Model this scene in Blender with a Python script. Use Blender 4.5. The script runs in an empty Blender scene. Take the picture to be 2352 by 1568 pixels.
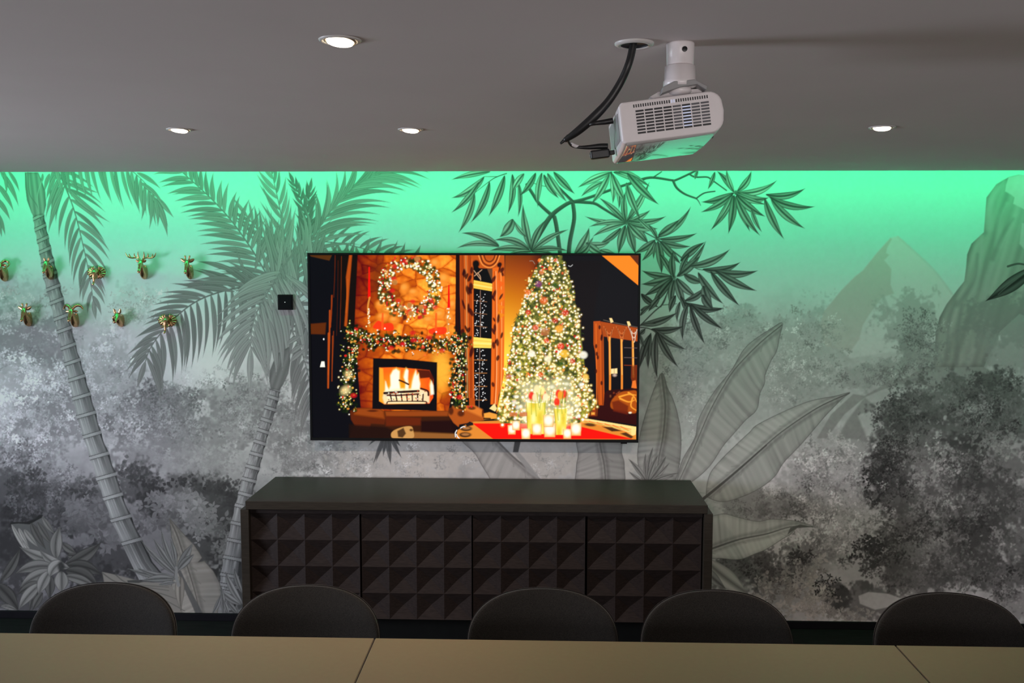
# A dim meeting room: jungle wallpaper under a green cove light, a lit screen, a sideboard, chairs and tables.
import bpy, bmesh
from mathutils import Vector, Matrix, Euler
# ---------------------------------------------------------------- paint toolkit (numpy only): tones for printed wallpaper and the picture on the screen
import math, random
import numpy as np

class Paint:
    """A small tone sheet in picture-plane units; (x0, y0) is its upper corner."""
    def __init__(s, x0, y0, x1, y1, col=(0, 0, 0)):
        s.x0, s.y0 = x0, y0
        s.w, s.h = int(x1 - x0), int(y1 - y0)
        s.a = np.empty((s.h, s.w, 3), np.float32); s.a[:] = col
    def win(s, xa, ya, xb, yb):
        xa = max(0, int(math.floor(xa - s.x0))); ya = max(0, int(math.floor(ya - s.y0)))
        xb = min(s.w, int(math.ceil(xb - s.x0)) + 1); yb = min(s.h, int(math.ceil(yb - s.y0)) + 1)
        if xb <= xa or yb <= ya: return None
        Y, X = np.mgrid[ya:yb, xa:xb].astype(np.float32)
        return (slice(ya, yb), slice(xa, xb)), X + s.x0 + .5, Y + s.y0 + .5
    def mix(s, sl, al, col):
        col = np.asarray(col, np.float32)
        v = s.a[sl]
        v += (col - v) * np.clip(al, 0, 1)[..., None]
    def ell(s, cx, cy, rx, ry, col, al=1., soft=.15, rot=0., add=False):
        R = max(rx, ry) * (1 + soft) + 2
        r = s.win(cx - R, cy - R, cx + R, cy + R)
        if r is None: return
        sl, X, Y = r
        c, n = math.cos(rot), math.sin(rot)
        dx, dy = X - cx, Y - cy
        q = np.sqrt(((dx * c + dy * n) / rx) ** 2 + ((dy * c - dx * n) / ry) ** 2)
        k = np.clip((1 + soft - q) / (2 * soft), 0, 1); k = k * k * (3 - 2 * k) * al
        if add: s.a[sl] += np.asarray(col, np.float32) * k[..., None]
        else: s.mix(sl, k, col)
    def poly(s, pts, col, al=1., soft=1., grad=None, smooth=False):
        if smooth: pts = spline(pts, closed=True)
        P = np.asarray(pts, np.float32)
        m = soft + 1
        r = s.win(P[:, 0].min() - m, P[:, 1].min() - m, P[:, 0].max() + m, P[:, 1].max() + m)
        if r is None: return
        sl, X, Y = r
        ins = np.zeros(X.shape, bool); d = np.full(X.shape, 1e9, np.float32)
        n = len(P)
        for i in range(n):
            ax, ay = P[i]; bx, by = P[(i + 1) % n]
            ex, ey = bx - ax, by - ay
            if ay != by:
                ins ^= ((ay > Y) != (by > Y)) & (X < ex * (Y - ay) / ey + ax)
            t = np.clip(((X - ax) * ex + (Y - ay) * ey) / (ex * ex + ey * ey + 1e-9), 0, 1)
            d = np.minimum(d, (X - ax - t * ex) ** 2 + (Y - ay - t * ey) ** 2)
        d = np.sqrt(d); sd = np.where(ins, d, -d)
        k = np.clip(sd / soft + .5, 0, 1) * al
        c = np.asarray(col, np.float32)
        if grad is not None: c = grad(X, Y, sd, c)
        s.mix(sl, k, c)
    def stroke(s, pts, w0, w1, col, al=1., soft=1., smooth=True, round_=0.):
        if smooth and len(pts) > 2: pts = spline(pts)
        P = np.asarray(pts, np.float32); m = max(w0, w1) + soft + 1
        r = s.win(P[:, 0].min() - m, P[:, 1].min() - m, P[:, 0].max() + m, P[:, 1].max() + m)
        if r is None: return
        sl, X, Y = r
        d, u, sg = near(P, X, Y)
        w = (w0 + (w1 - w0) * u) * .5
        k = np.clip((w - d) / soft + .5, 0, 1) * al
        c = np.asarray(col, np.float32)
        if round_:
            q = np.clip(sg * d / np.maximum(w, .3), -1, 1)
            c = c * (1 + round_ * q)[..., None]
        s.mix(sl, k, c)
    def leaf(s, b, t, w, bend=0., col=(.4, .4, .4), edge=.45, vein=.35, al=1., peak=.42, two=.12, lines=0, tip=None, soft=1., glow=0.):
        bx, by = b; tx, ty = t
        L = math.hypot(tx - bx, ty - by)
        if L < 1: return
        mx, my = (bx + tx) / 2 - (ty - by) * bend, (by + ty) / 2 + (tx - bx) * bend
        K = 8 if L < 40 else 12
        P = np.array([((1 - u) ** 2 * bx + 2 * u * (1 - u) * mx + u * u * tx, (1 - u) ** 2 * by + 2 * u * (1 - u) * my + u * u * ty)
                      for u in np.linspace(0, 1, K)], np.float32)
        m = w * .6 + 2
        r = s.win(P[:, 0].min() - m, P[:, 1].min() - m, P[:, 0].max() + m, P[:, 1].max() + m)
        if r is None: return
        sl, X, Y = r
        d, u, sg = near(P, X, Y)
        p = math.log(.5) / math.log(peak)
        prof = np.maximum(np.sin(math.pi * np.power(np.clip(u, 1e-4, 1), p)), 0)
        prof = np.where(u > peak, prof ** 1.25, prof ** .8)
        wp = w * .5 * prof
        k = np.clip((wp - d) / soft + .5, 0, 1) * al * (u > .002)
        q = np.clip(d / np.maximum(wp, .4), 0, 1)
        sh = 1 + two * sg * (1 - q)
        sh = sh * (1 - edge * np.clip((q - .72) / .28, 0, 1) * np.clip(w / 6., .3, 1))
        if vein: sh = sh * (1 - vein * np.clip(1.2 - d * (6. / max(w, 5.)), 0, 1))
        if glow: sh = sh * (1 + glow * np.exp(-((q - .42) / .22) ** 2) * np.sin(math.pi * np.clip(u * 1.1, 0, 1)))
        if lines: sh = sh * (1 - .13 * (.5 + .5 * np.cos(q * sg * math.pi * lines)))
        c = np.asarray(col, np.float32)
        if tip is not None: c = c + (np.asarray(tip, np.float32) - c) * u[..., None]
        s.mix(sl, k, c * sh[..., None])

def near(P, X, Y):
    best = np.full(X.shape, 1e12, np.float32); u = np.zeros(X.shape, np.float32); sg = np.ones(X.shape, np.float32)
    seg = np.sqrt(((P[1:] - P[:-1]) ** 2).sum(1)); T = max(seg.sum(), 1e-6); acc = 0.
    for i in range(len(P) - 1):
        ax, ay = P[i]; ex, ey = P[i + 1] - P[i]
        l2 = ex * ex + ey * ey + 1e-9
        t = np.clip(((X - ax) * ex + (Y - ay) * ey) / l2, 0, 1)
        dx, dy = X - ax - t * ex, Y - ay - t * ey
        d = dx * dx + dy * dy
        b = d < best
        best = np.where(b, d, best); u = np.where(b, (acc + t * seg[i]) / T, u)
        sg = np.where(b, np.where(ex * dy - ey * dx > 0, 1., -1.), sg)
        acc += seg[i]
    return np.sqrt(best), u, sg

def spline(pts, closed=False, n=7):
    P = [tuple(p) for p in pts]; N = len(P); out = []
    for i in range(N if closed else N - 1):
        p0 = P[(i - 1) % N] if (closed or i > 0) else P[0]
        p1 = P[i]; p2 = P[(i + 1) % N]
        p3 = P[(i + 2) % N] if (closed or i + 2 < N) else P[-1]
        for j in range(n):
            t = j / n
            out.append(tuple(.5 * (2 * b + (c - a) * t + (2 * a - 5 * b + 4 * c - d) * t * t + (3 * b - a - 3 * c + d) * t ** 3)
                             for a, b, c, d in zip(p0, p1, p2, p3)))
    if not closed: out.append(P[-1])
    return out

def vnoise(h, w, cell, rng, octaves=3, pers=.55):
    out = np.zeros((h, w), np.float32); amp = 1.; tot = 0.
    for o in range(octaves):
        c = max(1.2, cell / 2 ** o)
        gh, gw = int(h / c) + 3, int(w / c) + 3
        g = rng.random((gh, gw)).astype(np.float32)
        y = np.arange(h) / c; x = np.arange(w) / c
        yi, xi = y.astype(int), x.astype(int)
        fy, fx = (y - yi).astype(np.float32), (x - xi).astype(np.float32)
        fy = fy * fy * (3 - 2 * fy); fx = fx * fx * (3 - 2 * fx)
        a = g[yi][:, xi] * (1 - fx) + g[yi][:, xi + 1] * fx
        b = g[yi + 1][:, xi] * (1 - fx) + g[yi + 1][:, xi + 1] * fx
        out += amp * (a * (1 - fy[:, None]) + b * fy[:, None]); tot += amp; amp *= pers
    return out / tot

def Z(ox, oy, f=4.9):
    return lambda x, y: (ox + x / f, oy + y / f)

def G(v, warm=0.):
    return (v * (1 + .05 * warm), v, v * (1 - .06 * warm))
# ---------------------------------------------------------------- the jungle wallpaper
def paint_mural():
    R = random.Random(7); rng = np.random.default_rng(7)
    A = Paint(-90, 330, 2450, 1475, G(.74))
    h, w = A.h, A.w
    yy = (np.arange(h) + A.y0)[:, None]; xx = (np.arange(w) + A.x0)[None, :]
    n1 = vnoise(h, w, 190, rng, 4); n2 = vnoise(h, w, 34, rng, 3, .6); n3 = vnoise(h, w, 9, rng, 2, .7)
    # sky thins into haze of distant leaves lower down
    edge = 800 + 150 * (n1 - .5) - 150 * np.exp(-((xx - 60) / 190.) ** 2) - 95 * np.exp(-((xx - 1760) / 260.) ** 2) + 90 * np.exp(-((xx - 470) / 120.) ** 2)
    haze = np.clip((yy - edge + 60) / 120., 0, 1)
    A.a *= (1 - haze * (.17 + .62 * np.clip(n1 * .5 + n2 * .5 - .38, 0, 1)) - .05 * (n2 - .5))[..., None]
    def blob(cx, cy, rx, ry, tone, al=.75, warm=0.):
        r = A.win(cx - rx * 1.5, cy - ry * 1.5, cx + rx * 1.5, cy + ry * 1.5)
        if r is None: return
        sl, X, Y = r
        q = np.sqrt(((X - cx) / rx) ** 2 + ((Y - cy) / ry) ** 2) + 1.3 * (n2[sl] - .5) + .8 * (n3[sl] - .5)
        A.mix(sl, np.clip((1.05 - q) / .35, 0, 1) * al, G(tone, warm))
    def sprigs(cx, cy, rx, ry, n, ln, tone, var=.25, star=5, al=.8, warm=0., fat=.42, fall=.75):
        """little painted leaf stars scattered over a patch"""
        per = 9 if star == 3 else 1                              # soft clumps for the hazy leaf mass, single sprays for the crisp ones
        todo = int(n * 2.6) if per > 1 else n
        for i in range(todo):
            if i % per == 0:
                a = R.uniform(0, 6.283); q = R.random() ** fall
                cx_, cy_ = cx + rx * q * math.cos(a), cy + ry * q * math.sin(a); tc = tone * math.exp(R.gauss(0, var))
            x, y = (cx_ + R.gauss(0, ln * 1.15), cy_ + R.gauss(0, ln * .85)) if per > 1 else (cx_, cy_)
            t = tc * math.exp(R.gauss(0, .07)); a0 = R.uniform(0, 6.283)
            L = ln * R.uniform(.55, 1.15); k = R.randint(max(1, star - 2), star)
            for j in range(k):
                b = a0 + j * (6.283 / max(k, 3)) * R.uniform(.75, 1.1)
                l = L * R.uniform(.7, 1.15)
                A.leaf((x + .1 * l * math.cos(b), y + .1 * l * math.sin(b)), (x + l * math.cos(b), y + l * math.sin(b)), l * fat * R.uniform(.8, 1.2), R.uniform(-.15, .15), G(t, warm), .0, .0, al * (.72 if per > 1 else 1), two=.06)
    # ---- broad tonal patches (x, y, rx, ry, tone)
    for b in [(40, 720, 110, 75, .56), (80, 790, 120, 60, .29), (30, 770, 70, 60, .34), (110, 860, 110, 60, .32), (40, 880, 75, 60, .56), (10, 940, 60, 50, .58), (150, 950, 120, 60, .27), (60, 1010, 110, 70, .33),
              (40, 1130, 110, 80, .13), (90, 1170, 60, 60, .12), (110, 1085, 60, 30, .48), (190, 1170, 100, 70, .25), (30, 1230, 80, 60, .14), (60, 1290, 130, 90, .12), (230, 1290, 110, 60, .13), (260, 1340, 100, 40, .12),
              (235, 790, 60, 60, .58), (245, 850, 75, 60, .46), (270, 900, 70, 60, .42), (250, 960, 80, 60, .40), (300, 690, 60, 40, .62), (330, 740, 60, 40, .60), (60, 1380, 90, 40, .2),
              (350, 950, 120, 65, .23), (400, 1000, 130, 60, .25), (330, 1040, 80, 40, .34), (560, 930, 110, 60, .34), (540, 980, 110, 60, .30), (640, 980, 80, 90, .29), (690, 1030, 70, 60, .3), (480, 1040, 60, 50, .36),
              (420, 1070, 120, 40, .46), (330, 1110, 60, 60, .16), (350, 1150, 40, 50, .15), (440, 1110, 100, 35, .2), (500, 1160, 80, 50, .12), (530, 1240, 70, 110, .11), (430, 1180, 90, 50, .22), (470, 1260, 60, 60, .13), (540, 1330, 60, 80, .12),
              (780, 1040, 90, 60, .36), (760, 1030, 40, 40, .27), (880, 1060, 120, 60, .54, .75, .6), (1000, 1050, 100, 60, .59, .75, .7), (1260, 1050, 90, 60, .55, .75, .7), (1440, 1050, 60, 50, .58, .75, .6),
              (1580, 830, 90, 70, .47), (1660, 770, 120, 60, .50), (1700, 730, 60, 40, .50), (1560, 900, 60, 60, .46), (1720, 860, 90, 80, .5), (1850, 790, 90, 90, .50), (1840, 880, 70, 60, .45), (1640, 960, 60, 60, .5),
              (1760, 1170, 130, 60, .33), (1700, 1150, 80, 50, .36), (1850, 1110, 90, 60, .42), (1900, 1060, 70, 50, .44), (1960, 1020, 50, 40, .5), (1840, 1160, 80, 40, .26), (1920, 1150, 90, 60, .44), (1930, 1230, 80, 60, .5), (2000, 1230, 60, 50, .54),
              (1720, 1310, 110, 60, .19), (1800, 1330, 100, 70, .17), (1860, 1270, 80, 50, .27), (1830, 1380, 90, 60, .46), (1940, 1330, 90, 50, .5), (2000, 1380, 80, 50, .22), (1920, 1370, 40, 40, .13), (1700, 1260, 60, 40, .22)]:
        blob(*b)
    cove_sky = np.clip((760 - yy) / 220., 0, 1) + 0 * xx; A.a[..., 0] *= 1 - .36 * cove_sky; A.a[..., 2] *= 1 - .03 * cove_sky          # the cove light's green painted into the upper sky by cutting red
    # ---- mountains
    zm, zn = Z(1872, 380), Z(1872, 680)
    A.poly([zm(150, 1590), zm(300, 1400), zm(450, 1250), zm(540, 1180), zm(700, 980), zm(850, 815), zm(900, 800), zm(940, 800), zm(1140, 990), zm(1350, 1200), zm(1560, 1460), zn(1500, 300), zn(1000, 600), zn(400, 700), zn(60, 400), zn(80, 240)], G(.66), .8, 5)
    A.poly([zm(100, 1640), zm(300, 1400), zm(450, 1250), zm(540, 1180), zm(700, 980), zm(850, 815), zm(865, 830), zm(810, 930), zm(800, 985), zm(835, 1005), zm(780, 1065), zm(860, 1165), zm(850, 1340), zm(890, 1440), zm(760, 1480), zm(690, 1568), zn(610, 210), zn(540, 320), zn(500, 480), zn(400, 620), zn(100, 560), zn(60, 330)], G(.53, .6), .8, 4)
    A.stroke([zm(930, 800), zm(1140, 985), zm(1350, 1190), zm(1540, 1440)], 4, 5, G(.58), .6, 4)
    A.stroke([zn(760, 0), zn(820, 140), zn(880, 280), zn(960, 390)], 9, 5, G(.5), .7, 5)
    A.stroke([zn(860, 0), zn(980, 80), zn(1070, 160)], 6, 2, G(.52), .6, 4)
    def hill(X, Y, sd, c):
        u = (X - 2180) * .9 + (Y - 480) * .28
        f = .5 + .5 * np.sin(u * .105 + 1.2 * np.sin(Y * .008)) + .35 * np.sin(u * .31 + 2)
        t = .34 + .085 * f - .10 * np.clip((12 - sd) / 12., 0, 1)
        return np.stack([t * 1.02, t, t * .97], -1)
    A.poly([zn(1330, 800), zn(1345, 600), zn(1362, 400), zn(1400, 240), zm(1480, 1560), zm(1600, 1400), zm(1680, 1300), zm(1700, 1150), zm(1712, 1000), zm(1760, 880), zm(1900, 750), zm(1915, 560), zm(1930, 360), zm(2040, 210), zm(2180, 130), zm(2290, 103), zm(2380, 115),
            (2452, 430), (2452, 760), zn(2300, 200), zn(2080, 400), zn(1900, 800), zn(1640, 800)], G(.42), .92, 2.5, hill)
    for p in [((1960, 700), (1990, 400), (2120, 180)), ((2060, 900), (2090, 600), (2160, 430)), ((1900, 1500), (1990, 1150), (2150, 800), (2260, 560)), ((1760, 1540), (1850, 1150), (1880, 800))]:
        A.stroke([zm(*q) for q in p], 16, 6, G(.5), .55, 9)
    for p in [((1600, 1568), (1790, 1300), (1830, 1000)), ((2000, 1050), (2100, 800), (2230, 600))]:
        A.stroke([zm(*q) for q in p], 12, 5, G(.3), .6, 8)
    for p in [((1590, 760), (1600, 480), (1650, 100)), ((1810, 560), (1860, 260), (1960, 0)), ((1480, 700), (1510, 300), (1580, 60)), ((1910, 800), (2010, 560), (2060, 340))]:
        A.stroke([zn(*q) for q in p], 11, 7, G(.3), .55, 8)
    A.poly([zm(2180, 130), zm(2150, 220), zm(2140, 290), zm(2210, 330), zm(2245, 360), zm(2230, 430), zm(2310, 470), zm(2400, 520), zm(2480, 600), zm(2480, 100), zm(2290, 108)], G(.62), .8, 3)
    A.poly([zm(2330, 650), zm(2300, 880), zm(2352, 940), zm(2480, 960), zm(2480, 640)], G(.6), .7, 4)
    blob(2300, 740, 90, 60, .33); blob(2330, 800, 90, 60, .42)
    blob(2090, 740, 70, 70, .45); blob(2110, 800, 60, 50, .36); blob(2060, 860, 70, 40, .42); blob(1990, 870, 80, 30, .42)
    # ridge in front of the mountain
    A.poly([zn(560, 1120), zn(700, 1040), zn(830, 950), zn(1000, 930), zn(1230, 800), zn(1640, 790), zn(1900, 800), zn(2100, 900), zn(1900, 1100), zn(1400, 1060), zn(1180, 980), zn(940, 990), zn(740, 1060), zn(560, 1140), zn(330, 1330), zn(130, 1600), zn(20, 1600), zn(180, 1330), zn(430, 1100)], G(.33, .3), .75, 3)
    A.poly([zn(1000, 960), zn(1230, 830), zn(1640, 815), zn(1860, 850), zn(1700, 930), zn(1400, 1000), zn(1180, 960)], G(.42), .6, 5)
    A.poly([zn(560, 1130), zn(660, 1220), zn(760, 1270), zn(600, 1300), zn(480, 1340), zn(600, 1640), zn(380, 1600), zn(220, 1640), zn(360, 1400)], G(.30, .3), .7, 5)
    A.poly([zn(560, 1130), zn(760, 1060), zn(1000, 1000), zn(1180, 1000), zn(1100, 1200), zn(800, 1280), zn(560, 1330), zn(490, 1340), zn(640, 1600), zn(860, 1640), zn(900, 1320), zn(760, 1270), zn(650, 1210)], G(.5), .45, 5)
    A.poly([(1940, 990), (1985, 985), (2000, 1050), (1985, 1085), (1945, 1075)], G(.34), .45, 9)
    for b in [(2060, 955, 60, 45, .17), (2080, 990, 80, 55, .13), (2110, 940, 60, 40, .25), (2180, 920, 90, 60, .2), (2290, 905, 70, 50, .16), (2240, 980, 100, 70, .15), (2330, 960, 60, 70, .22), (2050, 1080, 75, 60, .13), (2040, 1130, 70, 50, .14),
              (2130, 1030, 70, 50, .27), (2150, 1080, 60, 50, .33), (2230, 1040, 70, 60, .12), (2200, 1100, 80, 50, .17), (2310, 1060, 60, 50, .26), (2260, 1130, 70, 60, .16), (2320, 1160, 70, 60, .2), (2110, 1150, 60, 50, .25), (2090, 1200, 60, 50, .2), (2190, 1180, 60, 50, .26), (2080, 1260, 90, 60, .22), (2150, 1250, 80, 50, .33),
              (2230, 1220, 60, 50, .24), (2270, 1240, 60, 60, .15), (2340, 1250, 60, 70, .25), (2200, 1310, 100, 50, .21), (2300, 1320, 100, 50, .2), (2100, 1330, 110, 45, .2), (2330, 1390, 80, 40, .35), (2060, 1400, 80, 40, .3)]:
        blob(*b, warm=.1)
    # ---- leafy texture
    for s in [(60, 720, 110, 80, 90, 8, .6), (80, 800, 120, 70, 90, 8, .34), (60, 860, 100, 60, 150, 9, .74), (20, 920, 70, 60, 100, 10, .76), (160, 930, 110, 60, 90, 8, .42), (80, 1000, 140, 60, 150, 8, .62), (40, 1030, 70, 50, 90, 9, .7), (150, 880, 70, 40, 60, 8, .62), (120, 960, 110, 60, 80, 8, .5), (100, 700, 60, 50, 50, 8, .42),
              (40, 1060, 100, 50, 60, 9, .22), (90, 1140, 90, 70, 90, 10, .17), (110, 1090, 60, 26, 60, 9, .5), (60, 1170, 70, 40, 50, 10, .3), (180, 1110, 90, 40, 50, 10, .36),
              (240, 810, 70, 80, 130, 8, .6), (250, 880, 80, 70, 110, 9, .42), (290, 960, 80, 50, 80, 8, .5), (250, 1000, 70, 40, 60, 8, .45),
              (360, 910, 90, 30, 90, 8, .24), (400, 940, 90, 60, 130, 9, .24), (340, 960, 90, 60, 130, 9, .36), (430, 1000, 120, 50, 100, 9, .34), (560, 900, 80, 40, 100, 8, .3), (600, 950, 110, 60, 120, 8, .28), (570, 970, 90, 50, 80, 8, .42), (670, 960, 60, 60, 70, 9, .3), (690, 1000, 60, 60, 70, 8, .42), (660, 1060, 60, 40, 50, 7, .36), (470, 880, 60, 20, 30, 7, .48),
              (300, 700, 70, 40, 60, 7, .54), (340, 690, 60, 40, 50, 7, .58), (280, 745, 60, 30, 40, 7, .56), (480, 860, 70, 30, 50, 7, .58), (640, 880, 40, 30, 26, 9, .4),
              (760, 1050, 90, 50, 140, 6, .33), (800, 1060, 90, 40, 90, 6, .6), (980, 1060, 130, 40, 130, 6, .48), (1270, 1060, 80, 40, 50, 6, .48), (720, 1070, 60, 30, 50, 6, .25),
              (1590, 810, 90, 70, 170, 8, .4), (1660, 760, 110, 60, 170, 8, .44), (1570, 880, 60, 70, 90, 8, .42), (1720, 830, 100, 90, 130, 8, .52), (1610, 920, 60, 50, 60, 8, .54), (1840, 800, 80, 100, 150, 8, .46), (1830, 860, 80, 70, 110, 8, .54), (1780, 900, 60, 40, 50, 7, .46), (1900, 760, 40, 40, 40, 7, .5), (1650, 980, 70, 40, 60, 7, .56),
              (1905, 1060, 80, 60, 150, 9, .55), (1890, 1100, 90, 50, 120, 9, .34), (1930, 1040, 60, 60, 70, 8, .38), (1870, 1150, 90, 50, 120, 8, .32), (1900, 1180, 90, 50, 120, 8, .46), (1760, 1160, 120, 50, 140, 7, .31), (1700, 1170, 60, 30, 50, 6, .25), (1850, 1190, 60, 30, 50, 8, .22), (1960, 1130, 70, 60, 70, 9, .4), (1930, 1230, 100, 60, 140, 9, .48), (1990, 1200, 60, 50, 50, 8, .36), (1860, 1260, 80, 40, 70, 8, .36), (1980, 1270, 80, 40, 70, 9, .38),
              (1720, 1300, 110, 50, 90, 9, .22), (1790, 1310, 90, 50, 70, 10, .16), (2110, 790, 60, 80, 130, 8, .26), (2130, 770, 40, 60, 60, 8, .4), (2060, 850, 60, 30, 70, 7, .32), (1990, 870, 80, 25, 80, 7, .34), (1900, 830, 60, 40, 50, 7, .5),
              (2060, 940, 60, 50, 110, 10, .13), (2090, 1000, 90, 60, 160, 9, .12), (2070, 1020, 70, 40, 70, 9, .28), (2180, 900, 80, 50, 110, 9, .22), (2290, 890, 60, 50, 90, 10, .14), (2250, 960, 90, 60, 130, 10, .13), (2240, 940, 70, 50, 60, 9, .32), (2330, 920, 50, 60, 50, 9, .3), (2040, 1060, 50, 60, 120, 8, .12), (2040, 1120, 60, 50, 110, 8, .13), (2120, 1050, 70, 40, 80, 9, .32),
              (2160, 1080, 60, 60, 90, 11, .36), (2290, 1040, 70, 60, 90, 12, .33), (2230, 1080, 60, 60, 60, 11, .17), (2310, 1130, 60, 50, 60, 11, .26), (2130, 1160, 70, 40, 80, 10, .3), (2200, 1160, 60, 50, 60, 11, .34), (2060, 1240, 70, 50, 110, 10, .16), (2010, 1280, 60, 50, 70, 10, .14), (2150, 1250, 90, 50, 100, 10, .34), (2260, 1200, 60, 70, 60, 11, .18), (2330, 1240, 60, 50, 50, 12, .34), (2090, 1330, 100, 40, 90, 10, .26), (2220, 1320, 120, 40, 90, 11, .28), (2320, 1330, 80, 40, 50, 11, .17), (2330, 1390, 60, 30, 40, 10, .38), (2170, 1200, 90, 40, 50, 10, .16)]:
        sprigs(*s, star=3, fat=.5, warm=.1 if s[0] > 1600 else -.1)
    # crisp leaf sprays
    sprigs(330, 1090, 60, 25, 26, 12, .13, .15, 3, .95, fat=.7); sprigs(430, 1105, 70, 16, 26, 12, .13, .15, 2, .95, fat=.75); sprigs(350, 1130, 30, 50, 34, 14, .13, .1, 4, .9, fat=.6); sprigs(520, 1125, 40, 20, 22, 11, .13, .15, 3, .95, fat=.75)
    sprigs(200, 1125, 26, 26, 14, 13, .14, .12, 3, .9, fat=.6); sprigs(70, 1095, 60, 20, 24, 11, .15, .15, 3, .9, fat=.6)
    sprigs(440, 1060, 60, 40, 50, 13, .48, .12, 3, .85, fat=.6); sprigs(520, 1070, 60, 40, 40, 12, .46, .12, 3, .85, fat=.6)
    sprigs(400, 1150, 70, 26, 40, 18, .46, .12, 5, .92); sprigs(450, 1170, 50, 30, 26, 20, .5, .1, 5, .95); sprigs(440, 1210, 45, 40, 26, 18, .5, .1, 5, .95); sprigs(350, 1190, 40, 50, 26, 18, .44, .12, 5, .92); sprigs(500, 1220, 40, 50, 24, 16, .42, .12, 5, .92); sprigs(520, 1260, 26, 22, 9, 15, .44, .1, 5, .92)
    sprigs(200, 1180, 60, 40, 26, 20, .4, .12, 5, .85); sprigs(230, 1230, 50, 40, 14, 24, .42, .1, 5, .9); sprigs(150, 1190, 50, 40, 20, 15, .36, .15, 4, .85)
    sprigs(1770, 1350, 60, 40, 36, 15, .36, .12, 5, .95, .5); sprigs(1850, 1310, 60, 40, 36, 15, .38, .15, 5, .9, .4); sprigs(1880, 1360, 60, 40, 46, 14, .4, .12, 5, .92, .6); sprigs(1850, 1400, 70, 30, 50, 14, .42, .12, 5, .92, .6); sprigs(1940, 1410, 60, 20, 30, 12, .38, .12, 5, .9, .5); sprigs(1900, 1350, 36, 34, 40, 8, .12, .12, 4, .9)
    sprigs(1840, 1275, 40, 16, 24, 12, .15, .15, 4, .92); sprigs(2000, 1260, 40, 40, 36, 13, .14, .15, 4, .92); sprigs(2015, 1095, 30, 60, 40, 11, .12, .12, 4, .92)
    sprigs(1560, 1020, 14, 60, 16, 7, .3, .1, 1, .9)
    A.poly([(1972, 1368), (1995, 1359), (2040, 1363), (2075, 1376), (2050, 1392), (2010, 1400), (1975, 1386)], G(.56), .95, 3)
    # tone grain of the print; the thicket on the right is painted with deeper contrast and a touch of mauve
    k_ = (np.clip((xx - 1640) / 120., 0, 1) * np.clip((yy - 960) / 100., 0, 1))[..., None]; A.a += k_ * (.33 * np.power(A.a / .33, 1.35) * np.array([1.03, .97, 1.0], np.float32) - A.a)
    A.a *= (1 + (.04 + .10 * haze) * (n3 - .5) + (.03 + .08 * haze) * (n2 - .5))[..., None]
    low_ = np.clip((yy - 1000) / 130., 0, 1) * np.clip((720 - xx) / 150., 0, 1); A.a *= (1 - .46 * low_)[..., None]     # undergrowth print deepened, with the dimmer light low on the wall painted in
    k_ = (np.clip((480 - xx) / 120., 0, 1) * np.clip((yy - 680) / 80., 0, 1))[..., None]; A.a *= 1 + k_ * (np.array([1.01, .975, 1.04], np.float32) - 1)
    # ---- palm on the left
    def frond(sp, n, lens, rels, wid, tone, sides=(1, -1), droop=.12, rw=3., s0=.04, s1=1., jit=.08, lines=2, al=1., tipgo=True, rach=None):
        P = np.array(spline(sp)); seg = np.sqrt(((P[1:] - P[:-1]) ** 2).sum(1)); cum = np.concatenate([[0], np.cumsum(seg)]); T = cum[-1]
        jobs = []
        for sd in sides:
            for i in range(n):
                t = s0 + (s1 - s0) * (i + R.uniform(-.2, .2) + (.5 if sd < 0 else 0)) / n
                t = min(max(t, 0), 1)
                x = np.interp(t * T, cum, P[:, 0]); y = np.interp(t * T, cum, P[:, 1])
                x2 = np.interp(min(t + .04, 1) * T, cum, P[:, 0]); y2 = np.interp(min(t + .04, 1) * T, cum, P[:, 1])
                x1 = np.interp(max(t - .04, 0) * T, cum, P[:, 0]); y1 = np.interp(max(t - .04, 0) * T, cum, P[:, 1])
                a = math.atan2(y2 - y1, x2 - x1)
                key = 0 if sd > 0 else 1
                la, lb, lc = lens[key]; ra, rb = rels[key]
                L = (la + (lb - la) * min(1, t / .45) if t < .45 else lb + (lc - lb) * (t - .45) / .55) * R.uniform(1 - jit, 1 + jit)
                ang = a + sd * math.radians(ra + (rb - ra) * t + R.uniform(-5, 5))
                jobs.append((x, y, x + L * math.cos(ang), y + L * math.sin(ang) + .10 * L, wid * R.uniform(.72, 1.), sd * droop * 1.2, tone * R.uniform(.88, 1.12)))
        R.shuffle(jobs)
        A.stroke([tuple(p) for p in P], rw, rw * .45, G(tone * .72), al, 1.)
        for x, y, tx, ty, wd, bd, tn in jobs:
            A.leaf((x, y), (tx, ty), wd, bd, G(tn), .42, .0, al, .36, .05, lines)
        if tipgo:
            dx, dy = P[-1] - P[-6]; q = math.hypot(dx, dy) + 1e-6; L = lens[0][2]
            A.leaf(tuple(P[-1]), (P[-1][0] + dx / q * L, P[-1][1] + dy / q * L), wid, 0, G(tone), .4, 0, al, .4)
        A.stroke([tuple(p) for p in P], rw * .5, 1.2, G(tone * (rach or .8)), al, 1.)
    # back leaflets beside the shaft
    za = Z(0, 380)
    for b, t, wd in [((90, 60), (220, 300), 40), ((0, 60), (210, 460), 60), ((-40, 200), (155, 520), 55), ((-60, 350), (115, 615), 55), ((-60, 500), (60, 790), 50), ((-60, 560), (20, 810), 50), ((40, 60), (70, 330), 40), ((480, 90), (455, 220), 30)]:
        A.leaf(za(*b), za(*t), wd / 4.9, -.10, G(.36), .4, 0, 1, .4, .05, 2)
    frond([(128, 380), (150, 430), (166, 470), (178, 510), (190, 560), (200, 605), (209, 655), (214, 690)], 13, [(78, 88, 46), (100, 92, 46)], [(38, 22), (40, 22)], 11, .34, (1, -1), .10, 3.2, .0, 1.)
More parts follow.
